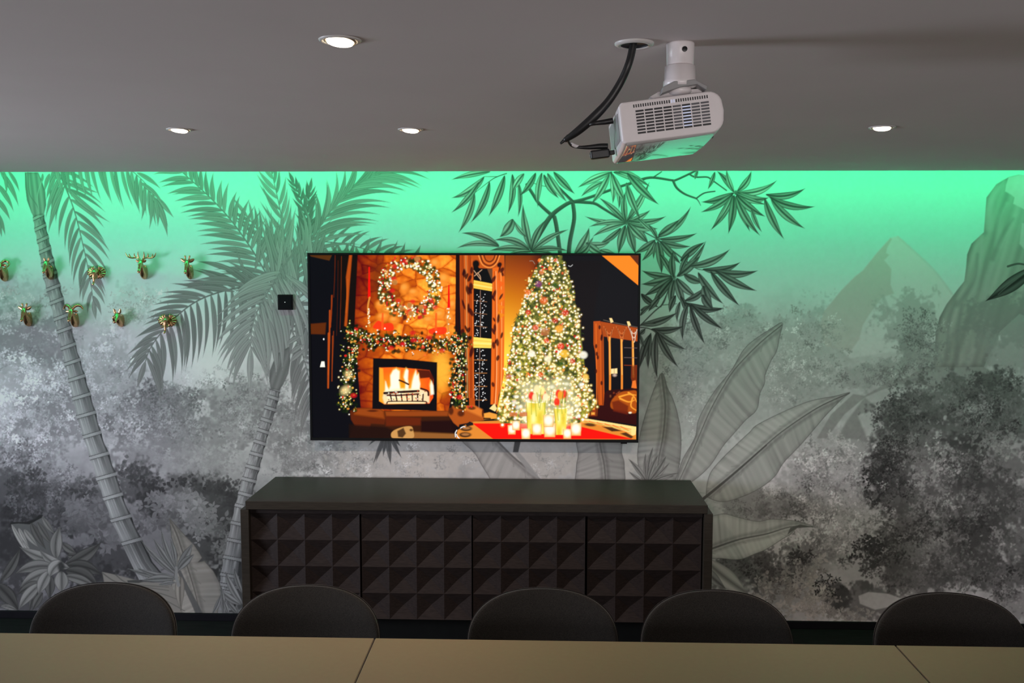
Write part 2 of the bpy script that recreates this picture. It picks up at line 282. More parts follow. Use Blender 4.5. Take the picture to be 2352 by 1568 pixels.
    for b, t, wd in [((640, 90), (520, 390), 50), ((700, 90), (512, 600), 55), ((720, 170), (560, 640), 55), ((560, 90), (500, 300), 45), ((700, 300), (545, 760), 55), ((740, 240), (1240, 640), 55), ((760, 150), (1120, 310), 40)]:
        A.leaf(za(*b), za(*t), wd / 4.9, .08, G(.37), .4, 0, 1, .4, .05, 2)
    frond([(120, 372), (180, 366), (240, 370), (290, 385), (318, 405), (340, 428), (360, 452)], 19, [(70, 100, 62), (60, 50, 44)], [(88, 30), (60, 24)], 10.5, .35, (1,), .06, 3, .02, 1.)
    for b, t, wd in [((1540, 80), (1810, 265), 50), ((1580, 190), (1840, 430), 50), ((1700, 330), (1890, 690), 60), ((1740, 370), (1885, 800), 70), ((1690, 300), (1680, 720), 45), ((1620, 240), (1590, 620), 50), ((1740, 370), (1775, 690), 50)]:
        A.leaf(za(*b), za(*t), wd / 4.9, -.1, G(.36), .4, 0, 1, .4, .05, 2)
    def trunk(rows, rings, tone, tilt):
        C = np.array([((l + r) / 2, y, (r - l) / 2) for y, l, r in rows]); ys = C[:, 1]
        r = A.win(min(C[:, 0] - C[:, 2]) - 14, ys[0], max(C[:, 0] + C[:, 2]) + 14, ys[-1])
        sl, X, Y = r
        q0 = (X - np.interp(Y, ys, C[:, 0])) / np.interp(Y, ys, C[:, 2])
        Yt = Y + q0 * tilt                                     # rings lie along slanted lines
        hw = np.interp(Y, ys, C[:, 2]); cx = np.interp(Y, ys, C[:, 0]); q = (X - cx) / hw
        rg = np.array(rings, np.float32); idx = np.clip(np.searchsorted(rg, Yt) - 1, 0, len(rg) - 2)
        v = np.clip((Yt - rg[idx]) / (rg[idx + 1] - rg[idx]), 0, 1)
        bulge = 1 + .05 * np.cos(v * 6.283)
        st = vnoise(400, 64, 4.2, rng, 2)
        col = st[np.clip((idx * 37 + v * 9).astype(int), 0, 399), np.clip(((q + 1) * 31).astype(int), 0, 63)]
        strk = np.clip((col - .34) * 2.1, 0, 1.1) * (.75 + .25 * np.sin(q * 9 + idx * 1.7))
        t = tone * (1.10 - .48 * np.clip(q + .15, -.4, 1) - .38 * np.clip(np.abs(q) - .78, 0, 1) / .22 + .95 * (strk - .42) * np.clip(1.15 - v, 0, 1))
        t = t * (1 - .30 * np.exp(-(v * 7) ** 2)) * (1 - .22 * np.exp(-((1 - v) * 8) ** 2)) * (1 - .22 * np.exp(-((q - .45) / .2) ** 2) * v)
        d = np.min(np.stack([np.abs(Yt - g) for g in rg]), 0)
        t = np.where(d < 3.1, tone * 1.22 * (1 - .34 * np.clip(q, 0, 1)), t); t = np.where((d >= 3.1) & (d < 4.6), tone * .36, t)
        lim = np.where(d < 4.6, 1.07, bulge)
        A.mix(sl, np.clip((lim - np.abs(q)) * hw + .3, 0, 1), np.stack([t, t, t * 1.02], -1))
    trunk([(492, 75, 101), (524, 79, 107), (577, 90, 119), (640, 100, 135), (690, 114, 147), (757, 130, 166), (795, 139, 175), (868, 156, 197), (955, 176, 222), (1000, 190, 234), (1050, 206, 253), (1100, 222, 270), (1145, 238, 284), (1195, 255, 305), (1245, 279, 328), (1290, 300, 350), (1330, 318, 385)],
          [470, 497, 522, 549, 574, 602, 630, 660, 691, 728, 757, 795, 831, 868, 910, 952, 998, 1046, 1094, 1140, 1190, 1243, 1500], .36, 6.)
    A.poly([(57, 396), (58, 430), (62, 460), (72, 488), (77, 497), (101, 492), (106, 470), (104, 440), (96, 415), (88, 396)], G(.34), 1, 1.5, lambda X, Y, sd, c: (np.asarray(c)[None, None] * (1 - .3 * np.clip((4 - sd) / 4, 0, 1) + .16 * np.sin((X - Y * .12) * .5))[..., None]))
    A.stroke([(64, 396), (68, 445), (84, 470), (92, 492)], 2.5, 1.5, G(.22), .8); A.stroke([(96, 415), (86, 450), (90, 490)], 2, 1.5, G(.5), .7)
    # ---- palm behind the screen
    zb, zc = Z(360, 380), Z(300, 680)
    frond([(690, 560), (700, 500), (690, 455), (675, 420)], 9, [(50, 46, 30), (50, 46, 30)], [(30, 18), (30, 18)], 8, .24, droop=.05)
    frond([(712, 560), (706, 500), (712, 440)], 9, [(50, 46, 34), (50, 46, 34)], [(30, 18), (30, 18)], 8, .25, droop=.05)
    frond([(660, 640), (668, 590), (700, 560), (760, 556), (840, 572), (930, 600)], 16, [(40, 50, 50), (40, 70, 50)], [(60, 40), (60, 40)], 9, .33)
    for x in (742, 768, 792, 812, 842, 868, 900, 928, 960): A.leaf((x - 16, 600), (x + R.uniform(2, 14), 542 + abs(x - 850) * .18), 9, .1, G(.3), .4, 0, 1, .4)
    frond([(668, 640), (655, 560), (645, 490), (632, 430), (620, 380)], 11, [(70, 78, 60), (96, 96, 60)], [(24, 16), (26, 20)], 10, .37, droop=.06)
    frond([(662, 660), (640, 600), (600, 540), (570, 500)], 10, [(60, 80, 60), (60, 90, 60)], [(40, 30), (20, 14)], 8, .36, droop=.05)
    frond([(655, 680), (690, 600), (722, 540), (755, 490), (800, 440), (850, 408), (900, 380)], 20, [(150, 150, 110), (110, 112, 80)], [(52, 28), (34, 22)], 12.5, .36, droop=-.16, rw=5, s0=.12)
    frond([(655, 780), (645, 720), (625, 655), (600, 608), (570, 560), (530, 505), (492, 463), (455, 428), (415, 392)], 24, [(80, 92, 56), (130, 118, 66)], [(64, 42), (52, 40)], 13, .35, (1, -1), -.10, 4.5, .10, 1.)
    # upright leaves in the heart
    for i in range(34):
        x = R.uniform(585, 720); a = R.uniform(-.35, .35); L = R.uniform(90, 170); y = R.uniform(620, 700)
        A.leaf((x, y), (x + L * math.sin(a) + (x - 655) * .25, y - L * math.cos(a)), R.uniform(9, 14), R.uniform(-.1, .1), G(R.uniform(.33, .44)), .45, 0, 1, .42, .05, 2)
    frond([(660, 700), (672, 760), (690, 800), (705, 850), (722, 930)], 15, [(70, 90, 80), (90, 130, 110)], [(38, 30), (62, 36)], 12, .30, (1, -1), .10, 3)
    frond([(672, 690), (700, 740), (730, 800)], 9, [(60, 70, 60), (60, 90, 60)], [(40, 30), (60, 36)], 11, .33, (1, -1), .1, 3)
    frond([(650, 650), (600, 655), (550, 660), (500, 672), (455, 690), (415, 718), (372, 762), (345, 800), (334, 830)], 21, [(120, 100, 66), (118, 136, 96)], [(40, 24), (92, 34)], 12.5, .29, (1, -1), .09, 4.5, .12, 1.)
    for b, t, wd in [((880, 1200), (460, 1080), 60), ((920, 1290), (430, 1290), 50), ((1000, 1360), (300, 1335), 60), ((880, 1420), (270, 1385), 55)]:
        A.leaf(zb(*b), zb(*t), wd / 4.9, .1, G(.31), .42, 0, 1, .4, .05, 2)
    frond([(690, 560), (660, 600), (628, 650), (604, 690), (588, 722), (578, 760), (576, 800)], 15, [(96, 130, 100), (96, 120, 100)], [(44, 24), (56, 26)], 15, .40, (1, -1), .12, 4.5, .3, 1.)
    for b, t, wd in [((650, 640), (715, 790), 15), ((640, 640), (700, 830), 17), ((655, 630), (735, 720), 15), ((630, 650), (664, 800), 17), ((625, 665), (660, 855), 17), ((608, 690), (640, 868), 18), ((600, 700), (612, 868), 16), ((668, 640), (725, 690), 14), ((650, 660), (690, 780), 15)]:
        A.leaf(b, t, wd, -.13, G(R.uniform(.40, .47)), .45, 0, 1, .42, .08, 2)
    trunk([(885, 621, 645), (913, 614, 641), (940, 606, 634), (990, 591, 618), (1043, 573, 604), (1073, 564, 597), (1102, 555, 589), (1135, 547, 580), (1163, 539, 574), (1203, 530, 567), (1242, 522, 562), (1282, 513, 555), (1322, 506, 548), (1360, 503, 545), (1400, 500, 540)],
          [870, 893, 913, 938, 965, 990, 1016, 1043, 1073, 1102, 1135, 1163, 1203, 1242, 1282, 1322, 1345, 1360, 1500], .33, -4.)
    A.poly([(664, 796), (640, 810), (628, 830), (620, 850), (619, 875), (622, 893), (641, 897), (652, 880), (662, 858), (667, 830)], G(.25), 1, 1.5, lambda X, Y, sd, c: (np.asarray(c)[None, None] * (1 - .25 * np.clip((5 - sd) / 5, 0, 1) + .12 * np.sin((X + Y * .35) * .42))[..., None]))
    for b, t, wd in [((625, 700), (648, 856), 17), ((615, 730), (634, 866), 17), ((660, 790), (695, 770), 12), ((668, 812), (700, 790), 12), ((668, 830), (705, 800), 13)]:
        A.leaf(b, t, wd, -.1, G(.38), .45, 0, 1, .42, .08, 2)
    # ---- star-leaved tree over the screen
    zA, zB, zC = Z(1000, 380), Z(1440, 380), Z(1440, 680)
    BR = G(.15, -.2)
    for p, a, b in [([(1030, 215), (1090, 310), (1170, 430), (1300, 550)], 34, 40), ([(1120, 850), (1200, 720), (1300, 570), (1420, 470), (1540, 410), (1700, 415), (1800, 430), (1900, 490), (2140, 640)], 62, 20), ([(1540, 410), (1700, 370), (1900, 300), (2100, 230), (2352, 150)], 34, 28), ([(1340, 580), (1365, 700), (1405, 1000)], 46, 46), ([(1550, 440), (1562, 600), (1515, 850), (1500, 1000)], 44, 48), ([(1540, 400), (1430, 290), (1330, 180)], 36, 22), ([(1080, 185), (1150, 215), (1260, 240), (1380, 280)], 7, 7), ([(800, 90), (700, 125), (620, 170), (440, 310)], 12, 5), ([(700, 125), (550, 125)], 7, 5), ([(1980, 80), (1995, 250), (1985, 300)], 26, 20)]:
        A.stroke([zA(*q) for q in p], a / 4.9, b / 4.9, BR, 1, 1.2, round_=-.35)
    for p, a, b in [([(20, 210), (150, 160), (290, 135), (500, 165), (545, 165), (690, 100), (780, 55)], 32, 22), ([(520, 170), (560, 250), (650, 320), (780, 370)], 30, 20), ([(780, 370), (870, 310), (990, 290)], 18, 14), ([(780, 370), (805, 400), (830, 450)], 14, 5), ([(300, 130), (390, 70)], 16, 12), ([(700, 95), (770, 130), (900, 130), (960, 165), (1120, 280)], 22, 14), ([(20, 650), (180, 740), (330, 820)], 14, 12), ([(340, 830), (500, 950), (620, 1040), (700, 1100)], 20, 14), ([(670, 1080), (800, 1165), (980, 1180)], 10, 8), ([(480, 1360), (440, 1470), (380, 1590)], 12, 14)]:
        A.stroke([zB(*q) for q in p], a / 4.9, b / 4.9, BR, 1, 1.2, round_=-.35)
    for p, a, b in [([(440, 0), (400, 90), (300, 180), (150, 330)], 16, 14), ([(400, 100), (560, 85)], 9, 7), ([(150, 350), (250, 365), (330, 410)], 14, 10)]:
        A.stroke([zC(*q) for q in p], a / 4.9, b / 4.9, BR, 1, 1.2)
    def lv(z, items, tone=.30):
        for it in items:
            b, t, wd = it[:3]; bd = it[3] if len(it) > 3 else R.choice((-.1, .08, .1))
            g = tone * R.uniform(.82, 1.2)
            A.leaf(z(*b), z(*t), wd * .84 / 4.9, bd * 1.25, G(g * .98), .62, .62, 1, .45, .2, 0, G(g * 1.25), glow=R.uniform(.25, .6))
    lv(zA, [((620, 70), (180, 160), 80, .05), ((550, 125), (180, 365), 100, -.16), ((490, 185), (180, 530), 85, -.1), ((440, 310), (260, 755), 90, -.1), ((610, 180), (395, 645), 90, -.12), ((780, 110), (600, 570), 100, -.06), ((865, 95), (815, 545), 85, -.1), ((930, 180), (930, 580), 60, -.1), ((1000, 90), (865, 300), 90), ((1130, 80), (950, 340), 85), ((1200, 80), (1155, 470), 85, .08), ((1220, 100), (1390, 370), 85), ((1260, 85), (1480, 410), 95, .05), ((1330, 70), (1570, 320), 95, .04)])
    lv(zA, [((1080, 960), (985, 430), 100, -.06), ((1080, 960), (1255, 600), 95, -.1), ((1080, 970), (1500, 720), 80, -.1), ((1080, 965), (1490, 960), 75, -.12), ((1080, 965), (610, 960), 85, .12), ((1060, 950), (660, 840), 90, .2), ((720, 915), (240, 930), 75, .16), ((720, 905), (290, 760), 85, .14), ((1020, 800), (880, 610), 60, -.1), ((870, 600), (722, 805), 130, -.16), ((1080, 970), (800, 1010), 60, .1), ((1080, 970), (1350, 1010), 60, -.1)], .31)
    lv(zA, [((1980, 75), (1600, 250), 95, .05), ((1900, 180), (1640, 350), 80), ((1960, 90), (1750, 440), 95, -.06), ((1975, 90), (1995, 430), 85), ((2040, 200), (2065, 490), 70), ((1990, 90), (2150, 430), 95, .05), ((2150, 190), (2300, 600), 100, .06), ((2000, 75), (2420, 240), 100), ((2060, 70), (2330, 180), 80)], .33)
    lv(zA, [((2150, 650), (1680, 570), 70, -.1), ((2140, 655), (1770, 800), 80, .1), ((2140, 640), (1730, 690), 70, .1), ((2150, 640), (1840, 360), 80, .05), ((2150, 640), (2140, 290), 85), ((2150, 640), (2352, 250), 85, .06), ((2150, 640), (2420, 500), 80, .1), ((2140, 670), (2060, 1000), 110, .04), ((2160, 670), (2250, 1000), 95, -.05), ((2170, 660), (2400, 880), 100), ((2170, 650), (2420, 690), 90), ((2090, 700), (1830, 890), 80)], .29)
    lv(zA, [((1560, 1010), (1730, 695), 120, .14), ((1600, 1000), (1780, 800), 70, .1), ((1690, 870), (1970, 855), 90, .2), ((1700, 865), (1900, 1000), 110, .12), ((1850, 950), (2030, 990), 90, .1), ((1610, 1000), (1740, 860), 90, .2)], .33)
    lv(zB, [((10, 650), (350, 710), 100, .1), ((10, 650), (235, 870), 100, .06), ((10, 680), (100, 1000), 95, .05), ((20, 620), (440, 570), 85, .16), ((30, 600), (255, 180), 75, .05), ((0, 230), (150, 600), 95, .05), ((0, 80), (360, 440), 115, .06), ((120, 590), (330, 770), 60, .05)], .30)
    lv(zB, [((1200, 300), (1010, 60), 85, .1), ((1205, 300), (1120, 40), 70), ((1240, 290), (1400, 60), 90, .16), ((1230, 300), (1690, 165), 95, .2), ((1240, 300), (1600, 360), 115, .22), ((1210, 310), (1570, 440), 75, .06), ((1205, 305), (835, 410), 100, -.12), ((1190, 320), (830, 525), 90, -.1), ((1190, 325), (940, 730), 95, -.08), ((1190, 330), (1010, 640), 70), ((1205, 330), (1140, 770), 105, -.05), ((1225, 340), (1385, 745), 90, .02), ((1230, 335), (1500, 790), 100, .1), ((1230, 325), (1560, 575), 100, .1), ((1400, 470), (1520, 750), 60, .1)], .28)
    for p_ in ((1690, 442), (1439, 512), (1510, 548), (1548, 637)): A.ell(p_[0], p_[1], 5, 5, G(.17), .9, .5)
    lv(zB, [((1560, 325), (2010, 255), 95, .18), ((1600, 350), (2120, 460), 100, .16), ((1620, 370), (2005, 710), 105, .1), ((1550, 370), (1770, 830), 105, .08), ((800, 60), (765, 160), 45), ((990, 70), (910, 270), 60, -.05)], .27)
    lv(zB, [((340, 820), (240, 660), 60), ((340, 810), (720, 460), 85, .16), ((350, 790), (590, 605), 110, .08), ((360, 825), (790, 760), 85, .12), ((370, 850), (720, 910), 80, .1), ((370, 850), (610, 1110), 100, .02), ((320, 835), (80, 990), 90, -.06), ((320, 850), (165, 1075), 80), ((330, 860), (300, 1055), 50), ((345, 850), (390, 1220), 110, -.04), ((370, 1000), (500, 1250), 80)], .25)
    lv(zB, [((530, 1260), (520, 960), 95), ((560, 1250), (890, 850), 90, .1), ((600, 1080), (880, 860), 100, -.06), ((560, 1250), (830, 1010), 110, .06), ((700, 1130), (1160, 940), 105, .16), ((640, 1220), (870, 1315), 110, .12), ((510, 1245), (165, 1180), 95, -.12), ((510, 1255), (160, 1335), 110, -.08), ((510, 1265), (185, 1470), 100, -.04), ((520, 1270), (270, 1600), 100, .04), ((535, 1280), (500, 1600), 90), ((550, 1275), (660, 1600), 100, .04), ((560, 1265), (800, 1490), 100, .1), ((700, 1000), (590, 1250), 70, .1)], .22)
    lv(zB, [((850, 1165), (1280, 1085), 100, .18), ((980, 1180), (1480, 1180), 105, .14), ((1000, 1185), (1465, 1410), 110, .08), ((940, 1190), (1270, 1580), 105, .05), ((800, 1200), (1090, 1560), 105, .1), ((650, 1520), (890, 1350), 90, .2), ((860, 1350), (970, 1600), 120, .12), ((660, 1540), (1090, 1600), 90, .16), ((160, 1440), (350, 1590), 90, .1)], .20)
    lv(zC, [((160, -20), (360, 125), 80, .1), ((370, 10), (240, 175), 85, .05), ((550, -10), (480, 185), 85), ((600, 0), (680, 220), 75), ((600, 60), (565, 290), 60), ((650, 70), (1090, 140), 90, .16), ((850, -20), (970, 150), 110, .1), ((690, 80), (630, 500), 90, .12), ((710, 100), (880, 545), 90, .06), ((720, 90), (1080, 370), 95, .06), ((150, 320), (570, 180), 100, .12), ((270, 370), (640, 335), 95, .14), ((300, 370), (670, 600), 95, .1), ((340, 400), (580, 800), 100, .08), ((330, 410), (345, 935), 100, .08), ((270, 410), (240, 825), 85, .06), ((260, 430), (140, 820), 95, .06), ((150, 330), (330, 310), 50), ((150, 160), (280, 90), 60), ((150, 220), (260, 110), 50), ((140, 430), (210, 360), 60), ((140, 420), (200, 580), 60)], .175)
    lv(zm, [((2480, 1140), (1910, 1530), 190, -.03)], .11); A.stroke([zm(2480, 1110), zm(2200, 1330), zm(2060, 1450)], 4, 1.5, G(.2), .8)
    A.stroke([zm(2170, 1135), zm(2290, 1105), zm(2420, 1130)], 5, 4, G(.12), .9)
    # ---- broad leaves low on the wall
    def broad(out, rib, tone, n=9, warm=.4, dark=.5, ribw=5, vl=1., seed=1, smooth=True):
        Rr = random.Random(seed)
        P = np.array(spline(rib)); g_ = np.random.default_rng(seed); ax_ = np.arange(120.) - 20; s1_ = g_.random(120); s2_ = g_.random(120)
        def gr(X, Y, sd, c):
            d, u, sg = near(P.astype(np.float32), X, Y)
            f = 1 - .20 * np.clip((9 - sd) / 9., 0, 1)
            ph = u * n * 2.2 - d * .022 * vl
            v = np.where(sg > 0, np.interp(ph * 2.3 + 4, ax_, s1_), np.interp(ph * 2.3 + 4, ax_, s2_))
            far = np.clip(d / 40., 0, 1)
            f = f * (1 - .24 * np.clip(v - .56, 0, 1) * 2 * (.25 + .75 * far)) * (1 + .22 * np.clip(.4 - v, 0, 1)) * (1 + .07 * sg)
            f = f * (1 + .035 * np.sin(ph * 5.7 + sg * 2 + u * 9))
            f = f * (1 - .3 * np.clip(1 - np.abs(d - 7) / 7, 0, 1))
            t = tone * f
            return np.stack([t * (1 + .04 * warm), t, t * (1 - .05 * warm)], -1)
        A.poly(out, G(tone), 1, 1.4, gr, smooth)
        o = spline(out, closed=True) if smooth else list(out)
        A.stroke(o + [o[0]], 1.5, 1.5, G(tone * .38, warm), .8, 1., smooth=False)
        A.stroke(rib, ribw, 2, G(tone * dark, warm), .95, 1.4)
        for i in range(n):
            u = (i + Rr.uniform(.2, .8)) / n
            k = int(u * (len(P) - 2)); a = math.atan2(*(P[k + 1] - P[k])[::-1])
            for sd in (1, -1):
                if Rr.random() < .45: continue
                b = a + sd * math.radians(Rr.uniform(38, 62)); L = Rr.uniform(12, 30)
                p0 = P[k] + 8 * np.array([math.cos(b), math.sin(b)]); p1 = P[k] + L * np.array([math.cos(b - sd * .15), math.sin(b - sd * .15)])
                ci = (int(p1[1] - A.y0), int(p1[0] - A.x0))
                A.stroke([tuple(p0), tuple((p0 + p1) / 2), tuple(p1)], 1., 3., G(tone * .62, warm), .5, 2.)
    broad([(1060, 1005), (1090, 1040), (1105, 1065), (1126, 1100), (1150, 1150), (1300, 1160), (1240, 1100), (1215, 1075), (1180, 1050), (1150, 1020), (1130, 1000)], [(1130, 1000), (1180, 1050), (1240, 1100), (1290, 1150)], .45, 7, seed=3)
    A.poly([(1184, 1000), (1199, 1000), (1190, 1040), (1178, 1038)], G(.14), 1, 1.5); A.poly([(1180, 1038), (1192, 1038), (1215, 1065), (1245, 1105), (1215, 1085)], G(.42), .9, 2)
    broad([(1330, 990), (1328, 1045), (1324, 1075), (1330, 1130), (1425, 1130), (1434, 1070), (1428, 1040), (1420, 990)], [(1372, 980), (1380, 1030), (1388, 1070), (1392, 1130)], .42, 6, seed=4)
    broad([(1520, 856), (1533, 890), (1545, 915), (1556, 950), (1564, 1000), (1561, 1060), (1548, 1110), (1515, 1140), (1480, 1110), (1465, 1060), (1468, 1010), (1480, 960), (1498, 905)], [(1520, 860), (1526, 910), (1528, 940), (1523, 1000), (1512, 1060), (1508, 1130)], .42, 9, seed=5)
    broad([(1797, 742), (1790, 775), (1784, 805), (1770, 830), (1757, 862), (1756, 880), (1745, 905), (1738, 940), (1712, 965), (1690, 990), (1660, 1025), (1630, 1070), (1590, 1105), (1556, 1115), (1566, 1060), (1596, 1005), (1606, 960), (1640, 900), (1680, 850), (1715, 795), (1775, 752)], [(1796, 746), (1745, 788), (1690, 845), (1660, 890), (1630, 945), (1604, 1005), (1580, 1060), (1556, 1112)], .50, 12, seed=6, dark=.42, ribw=3)
    broad([(1952, 901), (1920, 909), (1860, 921), (1800, 945), (1740, 975), (1722, 992), (1690, 1022), (1652, 1060), (1630, 1090), (1622, 1132), (1628, 1143), (1660, 1152), (1700, 1142), (1745, 1121), (1780, 1093), (1800, 1062), (1840, 1020), (1870, 985), (1900, 950), (1935, 915)], [(1950, 903), (1880, 935), (1800, 988), (1750, 1030), (1700, 1075), (1655, 1113), (1612, 1148)], .50, 14, seed=7, dark=.36, ribw=3)
    A.stroke([(1612, 1148), (1655, 1113), (1700, 1075), (1760, 1022)], 7, 3, G(.15, .6), 1, 1.5)
    broad([(1600, 1190), (1638, 1184), (1665, 1180), (1700, 1189), (1740, 1197), (1770, 1192), (1810, 1194), (1840, 1199), (1870, 1210), (1838, 1208), (1815, 1226), (1790, 1242), (1760, 1261), (1735, 1271), (1700, 1284), (1660, 1282), (1600, 1272)], [(1600, 1272), (1640, 1258), (1700, 1238), (1760, 1226), (1815, 1210), (1866, 1209)], .62, 11, seed=8, dark=.34, ribw=5)
    A.poly([(1870, 1210), (1838, 1204), (1815, 1212), (1808, 1228), (1830, 1212)], G(.18, .5), .9, 1.5)
    A.leaf((1610, 1278), (1722, 1366), 44, .06, G(.62, .4), .4, .5, 1, .5); A.leaf((1600, 1290), (1668, 1352), 26, .06, G(.42), .4, .5, 1, .5)
    # star leaf and bird-of-paradise sprays at the sideboard's back
    for t, wd in [((845, 1024), 8), ((863, 1062), 10), ((857, 1068), 8), ((898, 1068), 13), ((923, 1052), 10), ((921, 1026), 9), ((880, 1050), 10)]:
        A.leaf((892, 985), t, wd, .05, G(.2), .3, .2, 1, .45)
    for t, wd in [((1443, 1053), 12), ((1444, 1082), 9), ((1483, 1040), 10), ((1500, 1026), 12), ((1512, 1044), 12), ((1530, 1047), 16), ((1538, 1062), 9), ((1550, 1092), 14), ((1560, 1086), 9)]:
        A.leaf((1487, 1110), t, wd, R.choice((-.08, .08)), G(.36, .3), .5, .5, 1, .5, .2)
    # ---- plants along the skirting on the left
    zd = Z(0, 1160)
    A.poly([zd(120, 205), zd(200, 195), zd(330, 200), zd(430, 160), zd(490, 115), zd(560, 250), zd(600, 400), zd(700, 640), zd(500, 640), zd(320, 560), zd(230, 380)], G(.19), 1, 1.5)
    A.poly([zd(105, 215), zd(120, 190), zd(200, 188), zd(290, 190), zd(400, 150), zd(440, 110), zd(480, 105), zd(470, 140), zd(360, 200), zd(330, 215), zd(210, 205)], G(.045), 1, 1.2)
    for b, t, wd, tn in [((130, 215), (380, 620), 55, .52), ((210, 255), (330, 470), 50, .5), ((270, 270), (440, 480), 70, .42), ((350, 200), (520, 500), 90, .19), ((420, 190), (600, 460), 80, .22), ((480, 140), (620, 330), 70, .3), ((250, 400), (420, 620), 45, .5)]:
        A.leaf(zd(*b), zd(*t), wd / 4.9, .05, G(tn, .5), .55, .3, 1, .4, .2, 3)
    for b, t, wd, bd, tn in [((0, 860), (230, 470), 110, .12, .2), ((-60, 880), (210, 1190), 170, -.1, .17), ((0, 1120), (210, 1190), 60, -.05, .34), ((420, 880), (330, 1200), 80, .05, .2), ((480, 980), (360, 1190), 90, .05, .22), ((560, 780), (560, 1060), 120, 0, .2), ((760, 560), (900, 560), 90, .1, .2), ((700, 430), (860, 540), 90, .1, .24),
                             ((740, 660), (1145, 410), 150, .14, .2), ((740, 690), (1150, 790), 160, -.2, .17), ((740, 740), (1110, 930), 190, -.2, .19), ((720, 800), (1090, 940), 110, -.15, .3), ((660, 640), (210, 463), 130, -.08, .4), ((780, 700), (440, 490), 120, -.22, .42), ((640, 600), (682, 235), 150, -.16, .36),
                             ((600, 690), (165, 775), 140, .2, .32), ((590, 740), (215, 935), 140, .16, .36), ((480, 870), (190, 1010), 100, .15, .2), ((460, 880), (205, 1180), 130, .12, .4), ((560, 740), (432, 1012), 140, .1, .42), ((690, 740), (690, 990), 170, 0, .40), ((700, 640), (560, 815), 150, .3, .46)]:
        A.leaf(zd(*b), zd(*t), wd / 4.9, bd, G(tn, .4), .6, .45, 1, .45, .22, 4)
    A.ell(*zd(690, 690), 8, 12, G(.06), .9, .5)
    broad([zd(1910, 150), zd(2000, 250), zd(2090, 350), zd(2180, 440), zd(2240, 530), zd(2275, 590), zd(2230, 640), zd(2300, 625), zd(2400, 740), zd(2470, 870), zd(2500, 1000), zd(2440, 1230), zd(2300, 1300), zd(2000, 1300), zd(1900, 1000), zd(1960, 800), zd(2000, 560), zd(1930, 360)], [zd(1910, 160), zd(1990, 330), zd(2060, 540), zd(2130, 760), zd(2200, 1000), zd(2260, 1260)], .40, 10, 1.4, .45, 4, seed=11, smooth=False)
    A.stroke([zd(2020, 750), zd(2100, 930), zd(2200, 1130), zd(2260, 1260)], 8, 16, G(.17), .9, 1.5)
    A.poly([zd(1150, 750), zd(1250, 770), zd(1450, 820), zd(1600, 860), zd(1900, 880), zd(2000, 1000), zd(2060, 1200), zd(2100, 1300), zd(1500, 1300), zd(1200, 1000)], G(.33, 1.2), 1, 2)
    for p in [[(1150, 760), (1300, 860), (1500, 900), (1900, 960)], [(1300, 780), (1420, 870), (1600, 900), (1900, 920)], [(1600, 950), (1800, 990), (2000, 1060)], [(1700, 1000), (1900, 1090), (2080, 1190)]]:
        A.stroke([zd(*q) for q in p], 3, 1.5, G(.17, .8), .8, 1.5)
    A.poly([zd(1430, 845), zd(1520, 840), zd(1620, 860), zd(1560, 875), zd(1440, 870)], G(.1), .9, 1.5)
    for b, t, wd, bd in [((1980, 740), (1590, 400), 70, -.12), ((1980, 740), (1725, 365), 75, -.06), ((1975, 700), (1815, 270), 60, -.1), ((1975, 700), (1910, 370), 60, .1), ((1985, 710), (2170, 420), 90, .06), ((2000, 740), (2190, 550), 90, -.1), ((1980, 800), (1440, 715), 80, -.08), ((1970, 810), (1540, 700), 60, -.12), ((1980, 830), (1600, 850), 90, .1), ((1980, 870), (1780, 900), 50, .1), ((1985, 780), (1680, 500), 60, -.08)]:
        A.leaf(zd(*b), zd(*t), wd / 4.9, bd, G(.33), .6, .35, 1, .5, .25, 2)
        A.stroke([zd(*b), zd(*t)], 1.2, 1, G(.5), .35)
    A.leaf(zd(2030, 800), zd(2040, 1210), 110 / 4.9, .06, G(.42, 1.4), .55, .4, 1, .35, .2, 3); A.stroke([zd(1985, 700), zd(1985, 800), zd(2010, 900)], 5, 8, G(.36), 1, 1.5)
    ze = Z(240, 1160)
    for b, t, wd, bd, tn in [((1560, 1120), (1360, 740), 80, -.1, .4), ((1560, 1000), (1460, 700), 60, -.1, .34), ((1540, 1120), (1290, 940), 80, -.1, .38), ((1340, 1260), (1310, 900), 60, .05, .34), ((1210, 1230), (1310, 1000), 50, .1, .34), ((1400, 1230), (1340, 1060), 50, 0, .36), ((1500, 1220), (1380, 1080), 60, 0, .32)]:
        A.leaf(ze(*b), ze(*t), wd / 4.9, bd, G(tn), .55, .4, 1, .5, .25, 2)
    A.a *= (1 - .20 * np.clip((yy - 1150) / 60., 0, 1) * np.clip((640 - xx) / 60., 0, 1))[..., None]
    A.a[:] = .76 * np.power(np.clip(A.a, .01, .8) / .74, 1.25)
    up_ = np.clip((720 - yy) / 200., 0, 1) + 0 * xx; cove_leaf = np.clip(1.25 - A.a[..., 1] / .5, 0, 1) * up_; A.a[..., 0] *= 1 - .22 * cove_leaf; A.a[..., 2] *= 1 - .12 * cove_leaf      # upper leaves tinted greener, cove light put into their colour
    np.clip(A.a, .012, .86, out=A.a)
    return A
